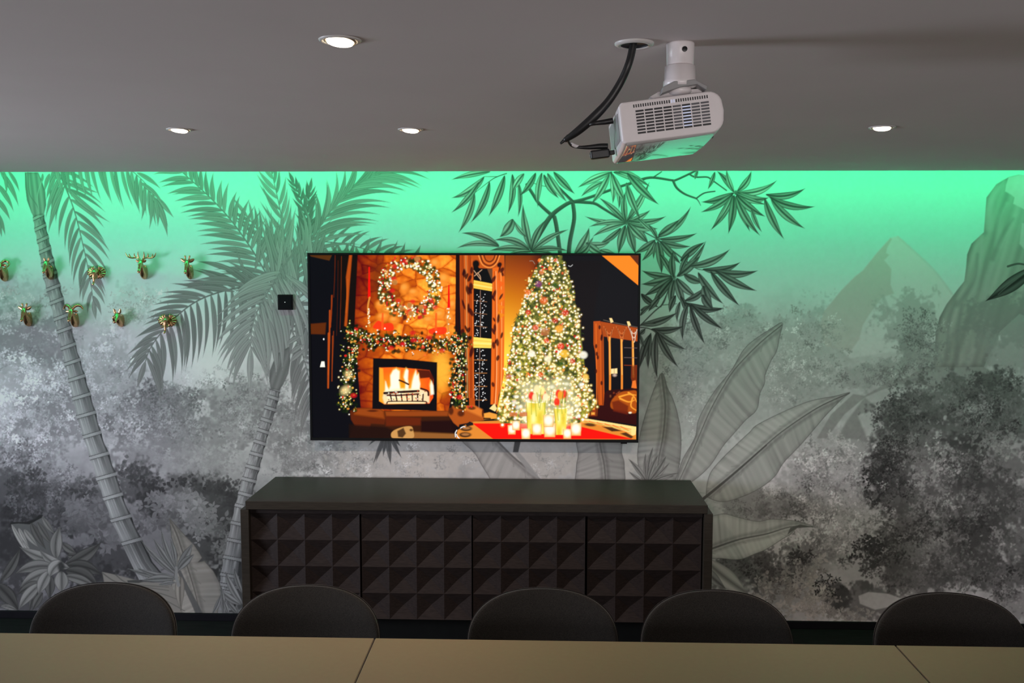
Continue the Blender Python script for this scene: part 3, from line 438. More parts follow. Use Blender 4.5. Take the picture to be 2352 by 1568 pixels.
# ---------------------------------------------------------------- the picture shown on the screen: a firelit Christmas room
def paint_screen():
    R = random.Random(21); rng = np.random.default_rng(21)
    A = Paint(700, 576, 1480, 1020, (.009, .009, .011))
    f = 440 / 2300.
    T = lambda x, y: (680 + x * f, 560 + y * f)
    U = lambda x, y: (1080 + x * f, 560 + y * f)
    V = lambda x, y: (680 + x * f, 760 + y * f)
    W = lambda x, y: (1080 + x * f, 760 + y * f)
    h, w = A.h, A.w
    nz = vnoise(h, w, 26, rng, 3); nf = vnoise(h, w, 7, rng, 2)
    # stone chimney breast
    box = [T(735, 130), T(1925, 130), T(1930, 1400), V(1830, 960), V(780, 960), T(700, 1000)]
    seeds = np.array([(R.uniform(815, 1055), R.uniform(575, 960)) for _ in range(130)], np.float32)
    hue = [R.random() for _ in seeds]
    def stones(X, Y, sd, c):
        d1 = np.full(X.shape, 1e9, np.float32); d2 = d1.copy(); hv = np.zeros(X.shape, np.float32)
        X2, Y2 = X + 9 * (nz[:X.shape[0], :X.shape[1]] - .5), Y
        for (sx, sy), hh in zip(seeds, hue):
            d = np.abs(np.hypot((X2 - sx) * .85, (Y2 - sy) * 1.2) - 3 * hh)
            m = d < d1
            d2 = np.where(m, d1, np.minimum(d2, d)); hv = np.where(m, hh, hv); d1 = np.where(m, d, d1)
        e = np.clip((d2 - d1) / 9., 0, 1) ** .6
        lit = .55 + .6 * np.clip(1 - np.hypot(X - 985, Y - 770) / 210., 0, 1) + .5 * np.clip(1 - np.hypot(X - 1030, Y - 650) / 120., 0, 1) - .42 * np.clip((885 - X) / 80., 0, 1)
        v = lit * (.5 + .5 * e) * (.6 + .62 * hv) * (.85 + .4 * nf[:X.shape[0], :X.shape[1]])
        return np.stack([np.clip(v * 1.0, 0, 1.1), .26 * v ** 1.7, .022 * v ** 2], -1)
    A.poly(box, (1, .3, .03), 1, 1.5, stones)
    A.ell(1012, 850, 22, 45, (1., .52, .05), .75, .6); A.ell(955, 815, 24, 9, (.75, .2, .02), .8, .4); A.ell(905, 690, 22, 24, (.1, .02, .004), .6, .7); A.ell(870, 640, 16, 40, (.12, .025, .004), .6, .6)
    for cx_, cy_, a_, b_ in ((875, 700, 13, 11), (893, 713, 15, 12), (880, 728, 16, 11), (905, 735, 12, 10), (985, 735, 13, 10), (1010, 722, 12, 10), (1032, 730, 10, 12), (1020, 640, 12, 15), (1000, 605, 11, 12), (930, 662, 11, 14), (950, 672, 12, 10), (1040, 700, 9, 12)):
        A.ell(cx_, cy_, a_ + 2.5, b_ + 2.5, (.42, .075, .008), .55, .3); A.ell(cx_, cy_, a_, b_, (1, .30, .03), .7, .45); A.ell(cx_ - 2, cy_ - 3, a_ * .5, b_ * .4, (1, .46, .09), .5, .8)
    # timber posts and the darker panelling
    A.poly([T(480, 130), T(740, 130), T(700, 1000), T(560, 1010)], (.012, .009, .007), 1, 2)
    A.poly([T(640, 130), T(672, 130), T(640, 520), T(610, 1000), T(580, 980), T(610, 620), T(600, 400)], (.55, .09, .012), .8, 3)
    for x0, y0, y1, wd, c in [(430, 620, 1000, 16, (.35, .05, .01)), (470, 130, 640, 9, (.12, .02, .006)), (505, 200, 1100, 6, (.08, .015, .006)), (545, 150, 1050, 7, (.16, .03, .01)), (405, 800, 1568, 18, (.45, .07, .012)), (450, 1050, 1500, 9, (.25, .04, .01)), (620, 430, 820, 22, (.5, .09, .012))]:
        A.stroke([T(x0, y0), T(x0 - 6, (y0 + y1) / 2), T(x0 - 18, y1)], wd * f, wd * f * .8, c, .9, 1.5)
    A.stroke([V(395, 30), V(390, 350), V(385, 680)], 5, 3.5, (.5, .08, .012), .9, 2); A.stroke([V(440, 60), V(430, 600)], 2.5, 2, (.3, .05, .01), .9, 1.5)
    A.poly([T(165, 135), T(430, 135), T(400, 200), T(180, 150)], (.10, .035, .01), .9, 2); A.poly([T(175, 960), T(360, 945), T(350, 1085), T(180, 1080)], (.12, .028, .007), .95, 3)
    A.ell(*T(333, 1143), 1.6, 2.2, (1, 1, 1)); A.poly([V(305, 365), V(340, 365), V(347, 432), V(288, 432)], (1, .96, .8), 1, 1)
    A.poly([T(1918, 130), T(1965, 130), T(1960, 600), T(1955, 1060), T(1910, 1060)], (.02, .008, .006), 1, 1.5)
    # left curtain of the tall window
    A.poly([T(1965, 130), T(2130, 130), T(2135, 560), T(2140, 1100), V(2150, 930), V(2080, 900), T(2050, 1100), T(1980, 1100), T(1965, 600)], (.46, .07, .010), 1, 1.5)
    for i in range(9):
        x = 1985 + i * 18; A.stroke([T(x, 140), T(x + 8, 700), V(x + 18, 800)], 1.2, 1.6, R.choice([(.05, .01, .004), (.9, .2, .03), (.25, .03, .006), (1, .5, .15)]), .8)
    for i in range(15): A.ell(*T(R.uniform(1980, 2120), R.uniform(160, 1350)), R.uniform(2.5, 5), R.uniform(6, 13), (.03, .006, .004), .9, .3, R.uniform(-.5, .5))
    # window: night panes, bars, lit transoms, fairy lights
    A.poly([U(40, 140), U(270, 140), U(262, 1568), W(245, 960), W(60, 960), U(45, 1568)], (.006, .006, .009), 1, 1)
    A.stroke([U(45, 320), U(120, 420)], 1.6, 1.6, (.6, .35, .2)); A.stroke([U(50, 385), U(140, 310)], 1.6, 1.6, (.6, .35, .2)); A.stroke([U(90, 345), U(120, 390), U(125, 435)], 1.6, 1.6, (.6, .35, .2))
    A.poly([U(205, 300), U(270, 300), U(268, 460)], (.16, .07, .03), .9, 2)
    for y0 in (560, 1000): pass
    A.stroke([U(122, 560), U(122, 1130)], 1.1, 1.1, (.35, .2, .15)); A.stroke([U(115, 1250), W(105, 960)], 1.1, 1.1, (.35, .2, .15))
    for y in (685, 835, 990): A.stroke([U(45, y - 8), U(200, y + 10)], 1.2, 1.2, (.3, .14, .07))
    for y in (1392,): A.stroke([U(45, y), U(200, y + 3)], 1.2, 1.2, (.5, .2, .06))
    for y in (505, 665, 828): A.stroke([W(55, y), W(200, y)], 1.2, 1.2, (.5, .2, .06))
    for i in range(135):
        x = R.choice([R.gauss(152, 16), R.gauss(75, 16)]); y = R.uniform(600, 1900)
        if x < 48 or x > 240 or 1100 < y < 1260: continue
        if R.random() < .5 and x < 100 and y < 900: continue
        A.ell(*U(x, y), .95, .95, (1, 1, 1), 1, .5)
    def bar(pts, c0, c1):
        A.poly(pts, c0, 1, 1.2)
        (ax, ay), (bx, by), (cx, cy), (dx, dy) = pts
        for k, t in enumerate((.3, .55, .8)): A.stroke([(ax + (dx - ax) * t, ay + (dy - ay) * t), (bx + (cx - bx) * t, by + (cy - by) * t)], 1.6, 1.6, c1 if k % 2 else (.75, .33, .03), .7, 1.5)
    bar([U(42, 435), U(265, 478), U(262, 568), U(40, 530)], (1, .62, .08), (1, .85, .3)); bar([U(40, 1118), U(258, 1140), U(252, 1250), U(38, 1245)], (1, .72, .12), (1, .9, .4))
    # swag valance and right-hand curtain
    A.poly([U(0, 130), U(410, 130), U(415, 380), U(300, 300), U(110, 290), U(30, 200)], (.52, .09, .012), 1, 2)
    for i in range(5):
        r = 1 - i * .16; A.stroke([U(235 - 135 * r, 135), U(235 - 90 * r, 135 + 110 * r), U(235, 135 + 150 * r), U(235 + 80 * r, 135 + 100 * r), U(235 + 120 * r, 135)], 2.4, 2.4, [(.9, .3, .06), (.05, .01, .006), (.8, .2, .03), (.06, .012, .006), (.5, .1, .02)][i], .9, 1.4)
    A.ell(*U(70, 240), 8, 9, (.01, .006, .006), 1, .3); A.ell(*U(352, 250), 5, 6, (.02, .006, .006), 1, .3, .6)
    A.poly([U(268, 290), U(330, 280), U(415, 390), U(425, 860), U(405, 1568), W(320, 880), W(245, 880), U(262, 900)], (.8, .14, .014), 1, 1.5)
    for k, (x, c) in enumerate([(320, (1, .5, .2)), (350, (.25, .02, .004)), (345, (.9, .2, .03)), (378, (1, .45, .12)), (300, (.35, .04, .006)), (395, (.8, .16, .02))]):
        A.stroke([U(x - 10, 330), U(x, 800), U(x - 2, 1568), W(x - 20, 900)], 1.3, 1.8, c, .9)
    for k in range(5): A.poly([U(330, 430 + k * 95), U(412, 470 + k * 95), U(345, 540 + k * 95)], (.85, .12 + .03 * k, .012), .9, 1.5)
    for i in range(17): A.ell(*U(R.uniform(272, 395), R.uniform(300, 1850)), R.uniform(2, 4), R.uniform(5, 11), (.04, .006, .004), .9, .3, R.uniform(-.6, .6))
    # plastered wall between window and tree
    def plaster(X, Y, sd, c):
        t = np.clip((Y - 585) / 230., 0, 1); s_ = np.clip(1 - (X - 1160) / 120., 0, 1)
        r = .12 + .95 * t + .1 * s_; g = .02 + .62 * t ** 1.7 * (.6 + .4 * s_) + .03 * s_
        dk = np.clip(1.25 - np.clip((X - 1205) / 55., 0, 1) * np.clip(1.25 - t * 1.2, 0, 1) * 1.2, 0, 1)
        return np.stack([r * dk, g * dk, (.004 + .06 * t ** 3) * dk], -1)
    A.poly([U(420, 130), U(860, 130), U(560, 1100), U(480, 1568), W(380, 960), W(320, 960), U(405, 1568)], (1, .3, .02), 1, 1.5, plaster)
    # gable light, right-hand window with swags, lamp, sofa
    A.poly([U(1582, 140), U(2025, 140), U(2022, 500)], (1, .24, .018), 1, 1); A.poly([U(1915, 140), U(2025, 140), U(2025, 265)], (.12, .028, .012), 1, 1.5)
    A.poly([U(1120, 200), U(1580, 200), U(1480, 930), U(1480, 1400), U(1400, 1500)], (.010, .008, .009), .8, 6)
    A.poly([U(1480, 930), U(1560, 925), U(1590, 1100), U(1605, 1568), W(1615, 900), W(1540, 900), U(1500, 1300), U(1480, 1200)], (.48, .075, .010), 1, 1.3)
    for x, c in [(1510, (.85, .17, .02)), (1580, (.2, .03, .006)), (1560, (.7, .12, .015)), (1595, (.5, .08, .01))]: A.stroke([U(x, 960), U(x + 5, 1300), W(x + 10, 880)], 1.5, 2, c, .85)
    for i in range(8): A.ell(*U(R.uniform(1495, 1590), R.uniform(980, 1850)), 2.6, 5, (.04, .008, .005), .9, .3)
    A.poly([U(1560, 930), U(2015, 1010), U(2010, 1170), U(1600, 1110)], (.40, .065, .010), 1, 1.5)
    for cx in (1665, 1815, 1960):
        for k in range(5): A.stroke([U(cx - 62 + k * 10, 990 + k * 14), U(cx - 30 + k * 5, 1050 + k * 24), U(cx + 8, 1075 + k * 26), U(cx + 45 - k * 6, 1040 + k * 22), U(cx + 58 - k * 9, 1000 + k * 14)], 1.3, 1.3, (.05, .01, .006) if k % 2 else ((1, .8, .6) if cx > 1900 else (.75, .2, .05)), .85)
    A.stroke([U(1600, 912), U(1750, 950), U(2010, 1000)], 1.5, 1.5, (.12, .09, .07))
    for x, y in ((1690, 915), (1900, 955)): A.poly([U(x - 20, y - 25), U(x + 10, y - 25), U(x + 30, y + 20), U(x - 2, y + 34)], (1, .7, .3), 1, 1)
    for x, y0 in ((1672, 1120), (1815, 1150), (1952, 1170)): A.stroke([U(x, y0), U(x + 6, 1568), W(x + (6 if x < 1900 else 10), 700 if x < 1900 else 520)], 4.6, 4.6, (.8, .24, .03)); A.stroke([U(x + 4, y0), U(x + 8, 1568)], 1.6, 1.6, (1, .55, .12))
    for y in (200, 318, 410): A.stroke([W(1850, y), W(2005, y + 4)], 1.2, 1.2, (.14, .1, .1) if y < 400 else (.35, .05, .01))
    A.poly([W(1690, 455), W(1765, 448), W(1766, 510), W(1690, 512)], (1, .75, .35), 1, 1.5); A.stroke([W(1728, 450), W(1728, 512)], 1, 1, (.3, .12, .05)); A.ell(*W(1735, 530), 4, 3, (.7, .5, .4), .8, .8)
    A.poly([W(1935, 420), W(2005, 420), W(2005, 690), W(1960, 690), W(1930, 560)], (.2, .03, .008), .9, 2); A.poly([W(1950, 600), W(1985, 590), W(2000, 690), W(1935, 680)], (.9, .2, .03), .9, 1.5)
    A.poly([W(1610, 760), W(1640, 715), W(1800, 700), W(2005, 690), W(2005, 1130), W(1300, 1020), W(1320, 900), W(1600, 890)], (.035, .008, .006), 1, 2)
    for i in range(26): A.ell(*W(R.uniform(1640, 1830), R.uniform(730, 820)), 2, 2, R.choice([(.3, .05, .02), (.02, .01, .008), (.2, .07, .03)]), .7, .6)
    A.poly([W(1700, 830), W(1800, 740), W(1900, 720), W(2005, 735), W(2000, 960), W(1925, 985), W(1860, 960), W(1700, 930)], (.42, .08, .01), 1, 3, smooth=True)
    for p in [((1790, 790), (1900, 760), (1990, 770)), ((1800, 810), (1900, 850), (1970, 830)), ((1950, 800), (1930, 900), (1990, 950)), ((1900, 740), (1960, 780), (2000, 850))]: A.stroke([W(*q) for q in p], 4, 2, (1, .38, .04), .9, 2)
    A.poly([W(1700, 850), W(1780, 830), W(1900, 900), W(1890, 1000), W(1720, 960)], (.16, .02, .008), .9, 4); A.ell(*W(1920, 980), 3.5, 2, (1, .85, .6), 1, .5)
    A.poly([W(1320, 900), W(1510, 890), W(1530, 930), W(1525, 1020), W(1310, 1020)], (.3, .04, .012), 1, 2)
    for x in (1410, 1475):
        for y in (930, 990): A.poly([W(x - 22, y - 14), W(x + 20, y - 14), W(x + 20, y + 14), W(x - 22, y + 14)], (1, .42, .06), .9, 2)
    for x in (1345, 1442, 1515): A.stroke([W(x, 905), W(x, 1020)], 2.5, 2.5, (.05, .03, .008), .8, 2)
    # floor, hearth, couches
    A.poly([V(760, 960), V(1830, 960), V(1900, 1290), V(640, 1290)], (.05, .016, .006), 1, 3)
    A.poly([V(1070, 965), V(1830, 960), V(1820, 1020), V(1080, 1025)], (.30, .06, .012), 1, 4); A.poly([V(1070, 1020), V(1500, 1040), V(1500, 1130), V(1080, 1140)], (.14, .022, .008), .9, 5)
    A.poly([V(1380, 1210), V(1900, 1230), V(1920, 1295), V(1360, 1295)], (.32, .12, .03), .9, 5); A.poly([V(1500, 1080), V(1920, 1070), V(1920, 1230), V(1500, 1210)], (.018, .008, .008), .9, 5)
    A.poly([V(650, 960), V(700, 930), V(850, 922), V(1000, 925), V(1060, 965), V(1075, 1050), V(1060, 1120), V(900, 1110), V(880, 1180), V(720, 1160), V(660, 1060)], (.12, .022, .006), 1, 3); A.poly([V(700, 932), V(1000, 928), V(1050, 965), V(1060, 1050), V(700, 1000)], (.33, .065, .012), .9, 6); A.ell(*V(920, 958), 12, 2.5, (.05, .01, .006), .8, .5)
    A.poly([V(640, 1120), V(1080, 1150), V(1200, 1200), V(1150, 1295), V(640, 1295)], (.02, .01, .005), .95, 6)
    A.poly([V(1140, 1240), V(1180, 1190), V(1290, 1150), V(1380, 1145), V(1405, 1190), V(1400, 1285), V(1180, 1290)], (.6, .3, .09), 1, 2, smooth=True); A.poly([V(1215, 1200), V(1290, 1160), V(1320, 1230), V(1280, 1280), V(1225, 1270)], (.03, .012, .008), .9, 3); A.ell(*V(1383, 1188), 4, 3, (.05, .02, .01), .9, .5)
    A.poly([V(1830, 935), V(1900, 905), V(2050, 895), V(2160, 905), V(2230, 940), V(2258, 1000), V(2255, 1070), V(1960, 1120), V(1950, 1150), V(1890, 1100), V(1830, 1010)], (.42, .085, .014), 1, 2.5); A.poly([V(1880, 905), V(2150, 900), V(2235, 945), V(2250, 1040), V(2000, 930)], (.85, .24, .035), .7, 6)
    for x, y, a, b in ((1980, 990, 8, 7), (2110, 925, 9, 4), (2245, 990, 3, 9), (1860, 960, 6, 9)): A.ell(*V(x, y), a, b, (.05, .012, .008), .85, .4)
    A.poly([W(165, 990), W(230, 975), W(320, 1000), W(320, 1050), W(170, 1060)], (.85, .34, .05), 1, 2); A.stroke([W(165, 1048), W(240, 1050)], 3, 3, (.05, .02, .01))
    # table top with the red runner
    A.poly([V(1920, 1290), V(1940, 1190), V(2010, 1140), V(2090, 1095), W(60, 1085), W(520, 1070), W(1240, 1050), W(1990, 1150), W(1995, 1300), W(-170, 1300)], (.75, .25, .035), 1, 2)
    A.poly([W(25, 1108), W(240, 1108), W(490, 1108), W(1300, 1140), W(1340, 1150), W(1960, 1296), W(275, 1296)], (1, .012, .008), 1, 1.5)
    A.poly([V(2035, 1120), V(2085, 1085), V(2125, 1100), V(2130, 1130), V(2050, 1145)], (.02, .015, .015), 1, 1.5)
    for cx, cy in ((2040, 1170), (2030, 1245)): A.ell(*V(cx, cy), 14, 6, (.02, .012, .01), .95, .3); A.ell(*V(cx + 4, cy - 4), 9, 3, (.5, .2, .06), .8, .4)
    for p in [((1915, 1270), (1912, 1225), (1930, 1190)), ((1975, 1165), (2005, 1148), (2030, 1150)), ((1925, 1240), (1940, 1270), (1960, 1290))]: A.stroke([V(*q) for q in p], 1.8, 1.8, (1, 1, 1))
    A.poly([W(1225, 1050), W(1420, 1055), W(1993, 1150), W(1993, 1180), W(1985, 1245), W(1950, 1255), W(1850, 1195), W(1500, 1110), W(1180, 1075)], (1, .72, .25), 1, 1.5)
    for k in range(7): A.stroke([W(1240 + k * 95, 1052 + k * 16), W(1330 + k * 95, 1085 + k * 18)], 3.5, 3, (.9, .25, .04), .85, 1.5)
    for k in range(3): A.stroke([W(1250, 1062 + k * 12), W(1600, 1112 + k * 16), W(1930, 1180 + k * 22)], 1.8, 2, [(.95, .2, .03), (.55, .45, .08), (1, .3, .05)][k], .8)
    A.ell(*W(1440, 1125), 13, 3.6, (.03, .015, .01), .9, .4, .1); A.poly([W(1580, 1145), W(1700, 1155), W(1830, 1200), W(1700, 1205)], (.03, .015, .01), .95, 2); A.poly([W(1800, 1230), W(1870, 1215), W(1960, 1270), W(1930, 1290)], (.05, .02, .012), .95, 2)
    # needles, lights and baubles
    def spark(x, y, r, c=(1, .95, .7), halo=.35):
        A.ell(x, y, r * 2.5, r * 2.5, (1., .66, .14), halo * .8, .7); A.ell(x, y, r * 1.55, r * 1.45, c, 1, .4)
    def dress(x, y, dens, r0=1.1, red=.07, dark=.2, warm=1., needle=5):
        for _ in range(dens):
            px, py = x + R.gauss(0, 2.6), y + R.gauss(0, 2.6); k = R.random()
            if k < dark:
                a = R.uniform(0, 6.28); A.stroke([(px, py), (px + needle * math.cos(a), py + needle * math.sin(a))], 1.8, .6, R.choice([(.02, .05, .01), (.06, .12, .015), (.012, .02, .008), (.16, .2, .02)]), .9, 1., False)
            elif k < dark + red: A.ell(px, py, R.uniform(1.6, 3.2), R.uniform(1.6, 3.2), R.choice([(.75, .02, .02), (.55, .012, .02), (.95, .16, .03), (.8, .3, .05)]), .95, .4)
            elif k < dark + red + .18: A.ell(px, py, R.uniform(1, 2.4), R.uniform(1, 2.4), R.choice([(.9, .5, .08), (.55, .4, .05), (.8, .25, .05), (.4, .42, .06)]), .9, .5)
            else: spark(px, py, R.uniform(.6, 1.) * r0, R.choice([(1, 1, .95), (1, .95, .6), (1, .9, .45)]), .3 * warm)
    # tree
    L = [(585, 1247), (610, 1233), (650, 1214), (700, 1199), (740, 1182), (775, 1176), (810, 1172), (850, 1163), (890, 1160), (920, 1150), (955, 1142), (972, 1150)]
    Rr = [(585, 1290), (610, 1297), (640, 1310), (680, 1318), (715, 1326), (755, 1333), (800, 1338), (850, 1344), (880, 1350), (910, 1362), (930, 1370), (972, 1330)]
    lx = lambda y: np.interp(y, [p[0] for p in L], [p[1] for p in L]); rx = lambda y: np.interp(y, [p[0] for p in Rr], [p[1] for p in Rr])
    A.poly([(x, y) for y, x in L] + [(x, y) for y, x in reversed(Rr)], (.07, .075, .012), 1, 3, lambda X, Y, sd, c: np.stack([.03 + .42 * nf[:X.shape[0], :X.shape[1]] ** 3 * (1 + (Y - 700) / 350.), .045 + .38 * nf[:X.shape[0], :X.shape[1]] ** 3 * (1 + (Y - 700) / 350.), .008 + .03 * nf[:X.shape[0], :X.shape[1]]], -1))
    for i in range(2500):
        y = 588 + 384 * R.random() ** .72
        a, b = float(lx(y)), float(rx(y)); x = R.uniform(a - 3, b + 3)
        lo = (y - 588) / 384.
        dress(x, y, 1, 1.42 + .6 * lo, .05, .36 - .1 * lo, 1 + .7 * lo)
    for x, y, r, c in [(1237, 652, 8, (.2, .03, .16)), (1249, 690, 9, (.8, .14, .03)), (1252, 762, 10, (.45, .14, .05)), (1230, 752, 7, (.7, .03, .03)), (1275, 736, 7, (.45, .01, .015)), (1298, 718, 8, (.7, .03, .02)), (1284, 755, 9, (1, .45, .05)), (1296, 812, 10, (1, .55, .05)), (1288, 795, 8, (.85, .03, .02)), (1258, 824, 8, (1, .9, .6)), (1221, 812, 8, (1, .93, .75)), (1315, 829, 6, (.6, .02, .02)), (1213, 671, 7, (.9, .17, .03)), (1244, 625, 6, (.7, .2, .06)), (1264, 617, 5, (1, .4, .06)), (1213, 717, 6, (.7, .03, .02)), (1340, 815, 9, (1, .95, .8)), (1345, 865, 7, (1, .6, .1)), (1168, 864, 6, (.5, .04, .02)), (1242, 860, 6, (.8, .1, .02)), (1255, 782, 6, (.8, .05, .02)), (1239, 598, 4, (1, .2, .03)), (1276, 597, 4, (.7, .04, .02))]:
        A.ell(x, y, r, r * .92, c, .8, .35)
        for _ in range(6): A.ell(x + R.gauss(0, r * .45), y + R.gauss(0, r * .45), .8, .8, R.choice([(1, .9, .7), (1, .6, .2), c]), .8, .5)
    for x, y in ((1256, 858), (1250, 800), (1275, 655), (1190, 850), (1290, 835)):
        for k in range(16):
            a = k * .39; A.stroke([(x, y), (x + 10 * math.cos(a), y + 9 * math.sin(a))], 2, .5, R.choice([(.02, .06, .012), (.05, .12, .02)]), .9, 1, False)
    for _ in range(26): A.ell(R.uniform(1180, 1335), R.uniform(880, 965), R.uniform(3, 6), R.uniform(3, 6), (1, .97, .8), .7, .8)
    # wreath
    for i in range(640):
        a = R.uniform(0, 6.283); rr = R.uniform(.60, 1.0)
        x, y = 941 + 74 * rr * math.cos(a), 661 + 72 * rr * math.sin(a)
        right = math.cos(a) > .35 and math.sin(a) < .5
        if i < 200: A.ell(x, y, 4.5, 4.5, R.choice([(.012, .02, .008), (.03, .05, .012), (.06, .08, .015)]) if right or R.random() < .6 else (.10, .02, .012), .85, .5)
        else: dress(x, y, 1, 1.55, .04 if right else .26, .22 if right else .16, .7, 4)
    for x, y in ((906, 612), (930, 600), (960, 597), (901, 667), (915, 690), (948, 692), (975, 705), (940, 715), (965, 728), (905, 640), (990, 690), (1000, 706)): A.ell(x, y, 6, 5, (.75, .018, .02), .75, .5)
    for x, y in ((907, 648), (944, 719), (922, 707), (958, 594), (967, 707), (941, 701)):
        A.ell(x, y, 6, 6, (.7, .3, .07), .85, .4)
        for k in range(5): A.stroke([(x - 4, y - 4 + 2 * k), (x + 4, y - 3 + 2 * k)], .8, .8, (.12, .04, .015), .8)
    # candles on the mantel
    for x, y0, y1 in ((848, 614, 683), (1031, 655, 708)): A.stroke([(x, y0), (x, y1)], 3, 6.5, (.85, .012, .008)); A.stroke([(x + 1, y1), (x - 3, y1 + 25), (x + 1, y1 + 66)], 4, 4, (.7, .25, .04)); [spark(x + R.gauss(0, 2), y1 + R.uniform(0, 60), .9, (1, .9, .7), .2) for _ in range(12)]
    for p in (((862, 742), (872, 737), (890, 755), (858, 754)), ((878, 745), (900, 742), (903, 758), (876, 757)), ((985, 758), (1000, 752), (1024, 752), (1022, 766), (990, 767))): A.poly(p, (.95, .04, .012), .95, 2, smooth=True)
    for x in (879, 1002): A.stroke([(x, 720), (x - 1, 756)], 4, 6, (.95, .1, .015), .9, 2)
    for x, y in ((884, 754), (1002, 762)): A.ell(x, y, 1.6, 2, (1, .95, .8))
    # garlands over and beside the hearth
    def garland(path, wd, n, red, dark=.42, r0=1.1):
        P = np.array(spline(path))
        for i in range(n):
            k = R.uniform(0, len(P) - 1.01); a = int(k); p = P[a] + (P[a + 1] - P[a]) * (k - a)
            x, y = p[0] + R.gauss(0, wd * .42), p[1] + R.gauss(0, wd * .42)
            if i < n * .4: A.ell(x, y, R.uniform(3, 6), R.uniform(3, 5), R.choice([(.01, .016, .008), (.02, .035, .01), (.008, .01, .008)]), .9, .5)
            else: dress(x, y, 1, r0, red, dark, .5, 5)
    garland([(800, 762), (830, 775), (870, 785), (910, 782), (950, 786), (1000, 790), (1050, 785), (1066, 790)], 25, 760, .10)
    garland([(812, 780), (806, 820), (800, 860), (796, 900), (800, 935)], 22, 420, .06)
    garland([(1050, 790), (1058, 830), (1050, 870), (1052, 905), (1060, 925)], 21, 420, .10, .34)
    for x, y in ((790, 898), (797, 894), (800, 860)): A.ell(x, y, 7, 8, (1, .8, .35), .6, .9)
    for x, y in ((897, 799), (950, 781), (1015, 805), (812, 908), (1056, 912), (948, 764), (985, 775), (925, 790)): A.ell(x, y, 7, 5, (.7, .012, .02), .7, .5)
    # fireplace
    A.poly([V(925, 325), V(1300, 335), V(1695, 375), V(1690, 960), V(915, 935)], (.010, .009, .010), 1, 2)
    A.poly([V(1005, 440), V(1200, 435), V(1440, 455), V(1600, 470), V(1650, 580), V(1645, 800), V(1600, 870), V(1060, 878), V(1000, 840)], (1, .17, .015), 1, 2, lambda X, Y, sd, c: np.stack([np.ones_like(X), .10 + .28 * np.clip(1 - np.abs(X - 915) / 70, 0, 1) * np.clip((Y - 845) / 40, .2, 1), .012 + 0 * X], -1))
    A.poly([V(1450, 460), V(1600, 470), V(1655, 560), V(1640, 660), V(1600, 560), V(1490, 570)], (.05, .01, .008), .95, 3)
    A.poly([V(1000, 440), V(1045, 450), V(1055, 640), V(1060, 870), V(1000, 840)], (1, .4, .03), .9, 3)
    for p in [[(1060, 740), (1065, 590), (1085, 650), (1110, 690), (1135, 640), (1130, 520), (1165, 460), (1205, 440), (1250, 470), (1245, 600), (1260, 690), (1290, 680), (1300, 720), (1260, 770), (1100, 800)], [(1285, 540), (1300, 470), (1320, 440), (1342, 460), (1335, 560), (1345, 640), (1340, 700), (1300, 700), (1310, 600)], [(1370, 700), (1390, 590), (1410, 520), (1435, 460), (1445, 520), (1470, 500), (1475, 560), (1490, 620), (1480, 700), (1440, 720)], [(1600, 640), (1615, 585), (1640, 640), (1648, 740), (1610, 750)]]:
        A.poly([V(*q) for q in p], (1, .55, .06), .9, 5); A.poly([((V(*q)[0] - V(*p[0])[0]) * .9 + V(*p[0])[0] + 2, V(*q)[1] + 3) for q in p], (1, .97, .75), 1, 4)
    A.poly([V(1060, 720), V(1200, 690), V(1480, 690), V(1600, 740), V(1600, 860), V(1060, 870), V(1040, 800)], (1, .85, .5), .8, 4)
    for p, c, a in [([(1060, 745), (1200, 735), (1470, 720)], (.03, .012, .01), 5.5), ([(1240, 590), (1290, 610), (1350, 640)], (.08, .02, .01), 4), ([(1500, 690), (1580, 720), (1590, 770)], (.05, .015, .01), 4.5), ([(1080, 770), (1250, 770), (1470, 755)], (.12, .03, .02), 4), ([(1090, 870), (1120, 845), (1300, 845), (1540, 845), (1570, 870)], (.03, .012, .01), 3)]:
        A.stroke([V(*q) for q in p], a, a, c, 1, 1.4)
    for i in range(7): A.stroke([V(1130 + i * 66, 760), V(1150 + i * 62, 840)], 3.4, 3, (.03, .012, .012), 1, 1.2)
    for i in range(40): A.ell(*V(R.uniform(1080, 1560), R.uniform(715, 830)), 1.6, 1.2, R.choice([(1, .9, .75), (.8, .1, .03), (.1, .02, .01)]), .9, .4)
    A.stroke([V(1110, 862), V(1300, 858), V(1540, 862)], 3.5, 3.5, (1, .75, .4), 1, 1.5)
    # vases, tulips and candle glasses on the table
    A.poly([W(590, 620), W(1200, 560), W(1300, 900), W(1160, 1140), W(620, 1140)], (1, .93, .55), .4, 22)
    for x0, x1, y0, y1 in ((668, 905, 850, 1235), (1005, 1162, 920, 1245)):
        def glass(X, Y, sd, c, a=W(x0, 0)[0], b=W(x1, 0)[0]):
            q = (X - a) / (b - a); v = .55 + .45 * np.sin(q * 9.5 + 1) * np.sin(Y * .09)
            return np.stack([.75 + .3 * v, .52 + .4 * v, .04 + .35 * np.clip(v, 0, 1) ** 3], -1)
        A.poly([W(x0, y0), W(x1, y0), W(x1 - 12, y1), W(x0 + 22, y1)], (.9, .7, .1), .95, 1.5, glass)
        A.stroke([W(x0, y0), W((x0 + x1) / 2, y0 + 10), W(x1, y0)], 2, 2, (1, .95, .7)); A.stroke([W(x0 + 4, y0), W(x0 + 24, y1)], 2, 2, (.45, .32, .03), .8)
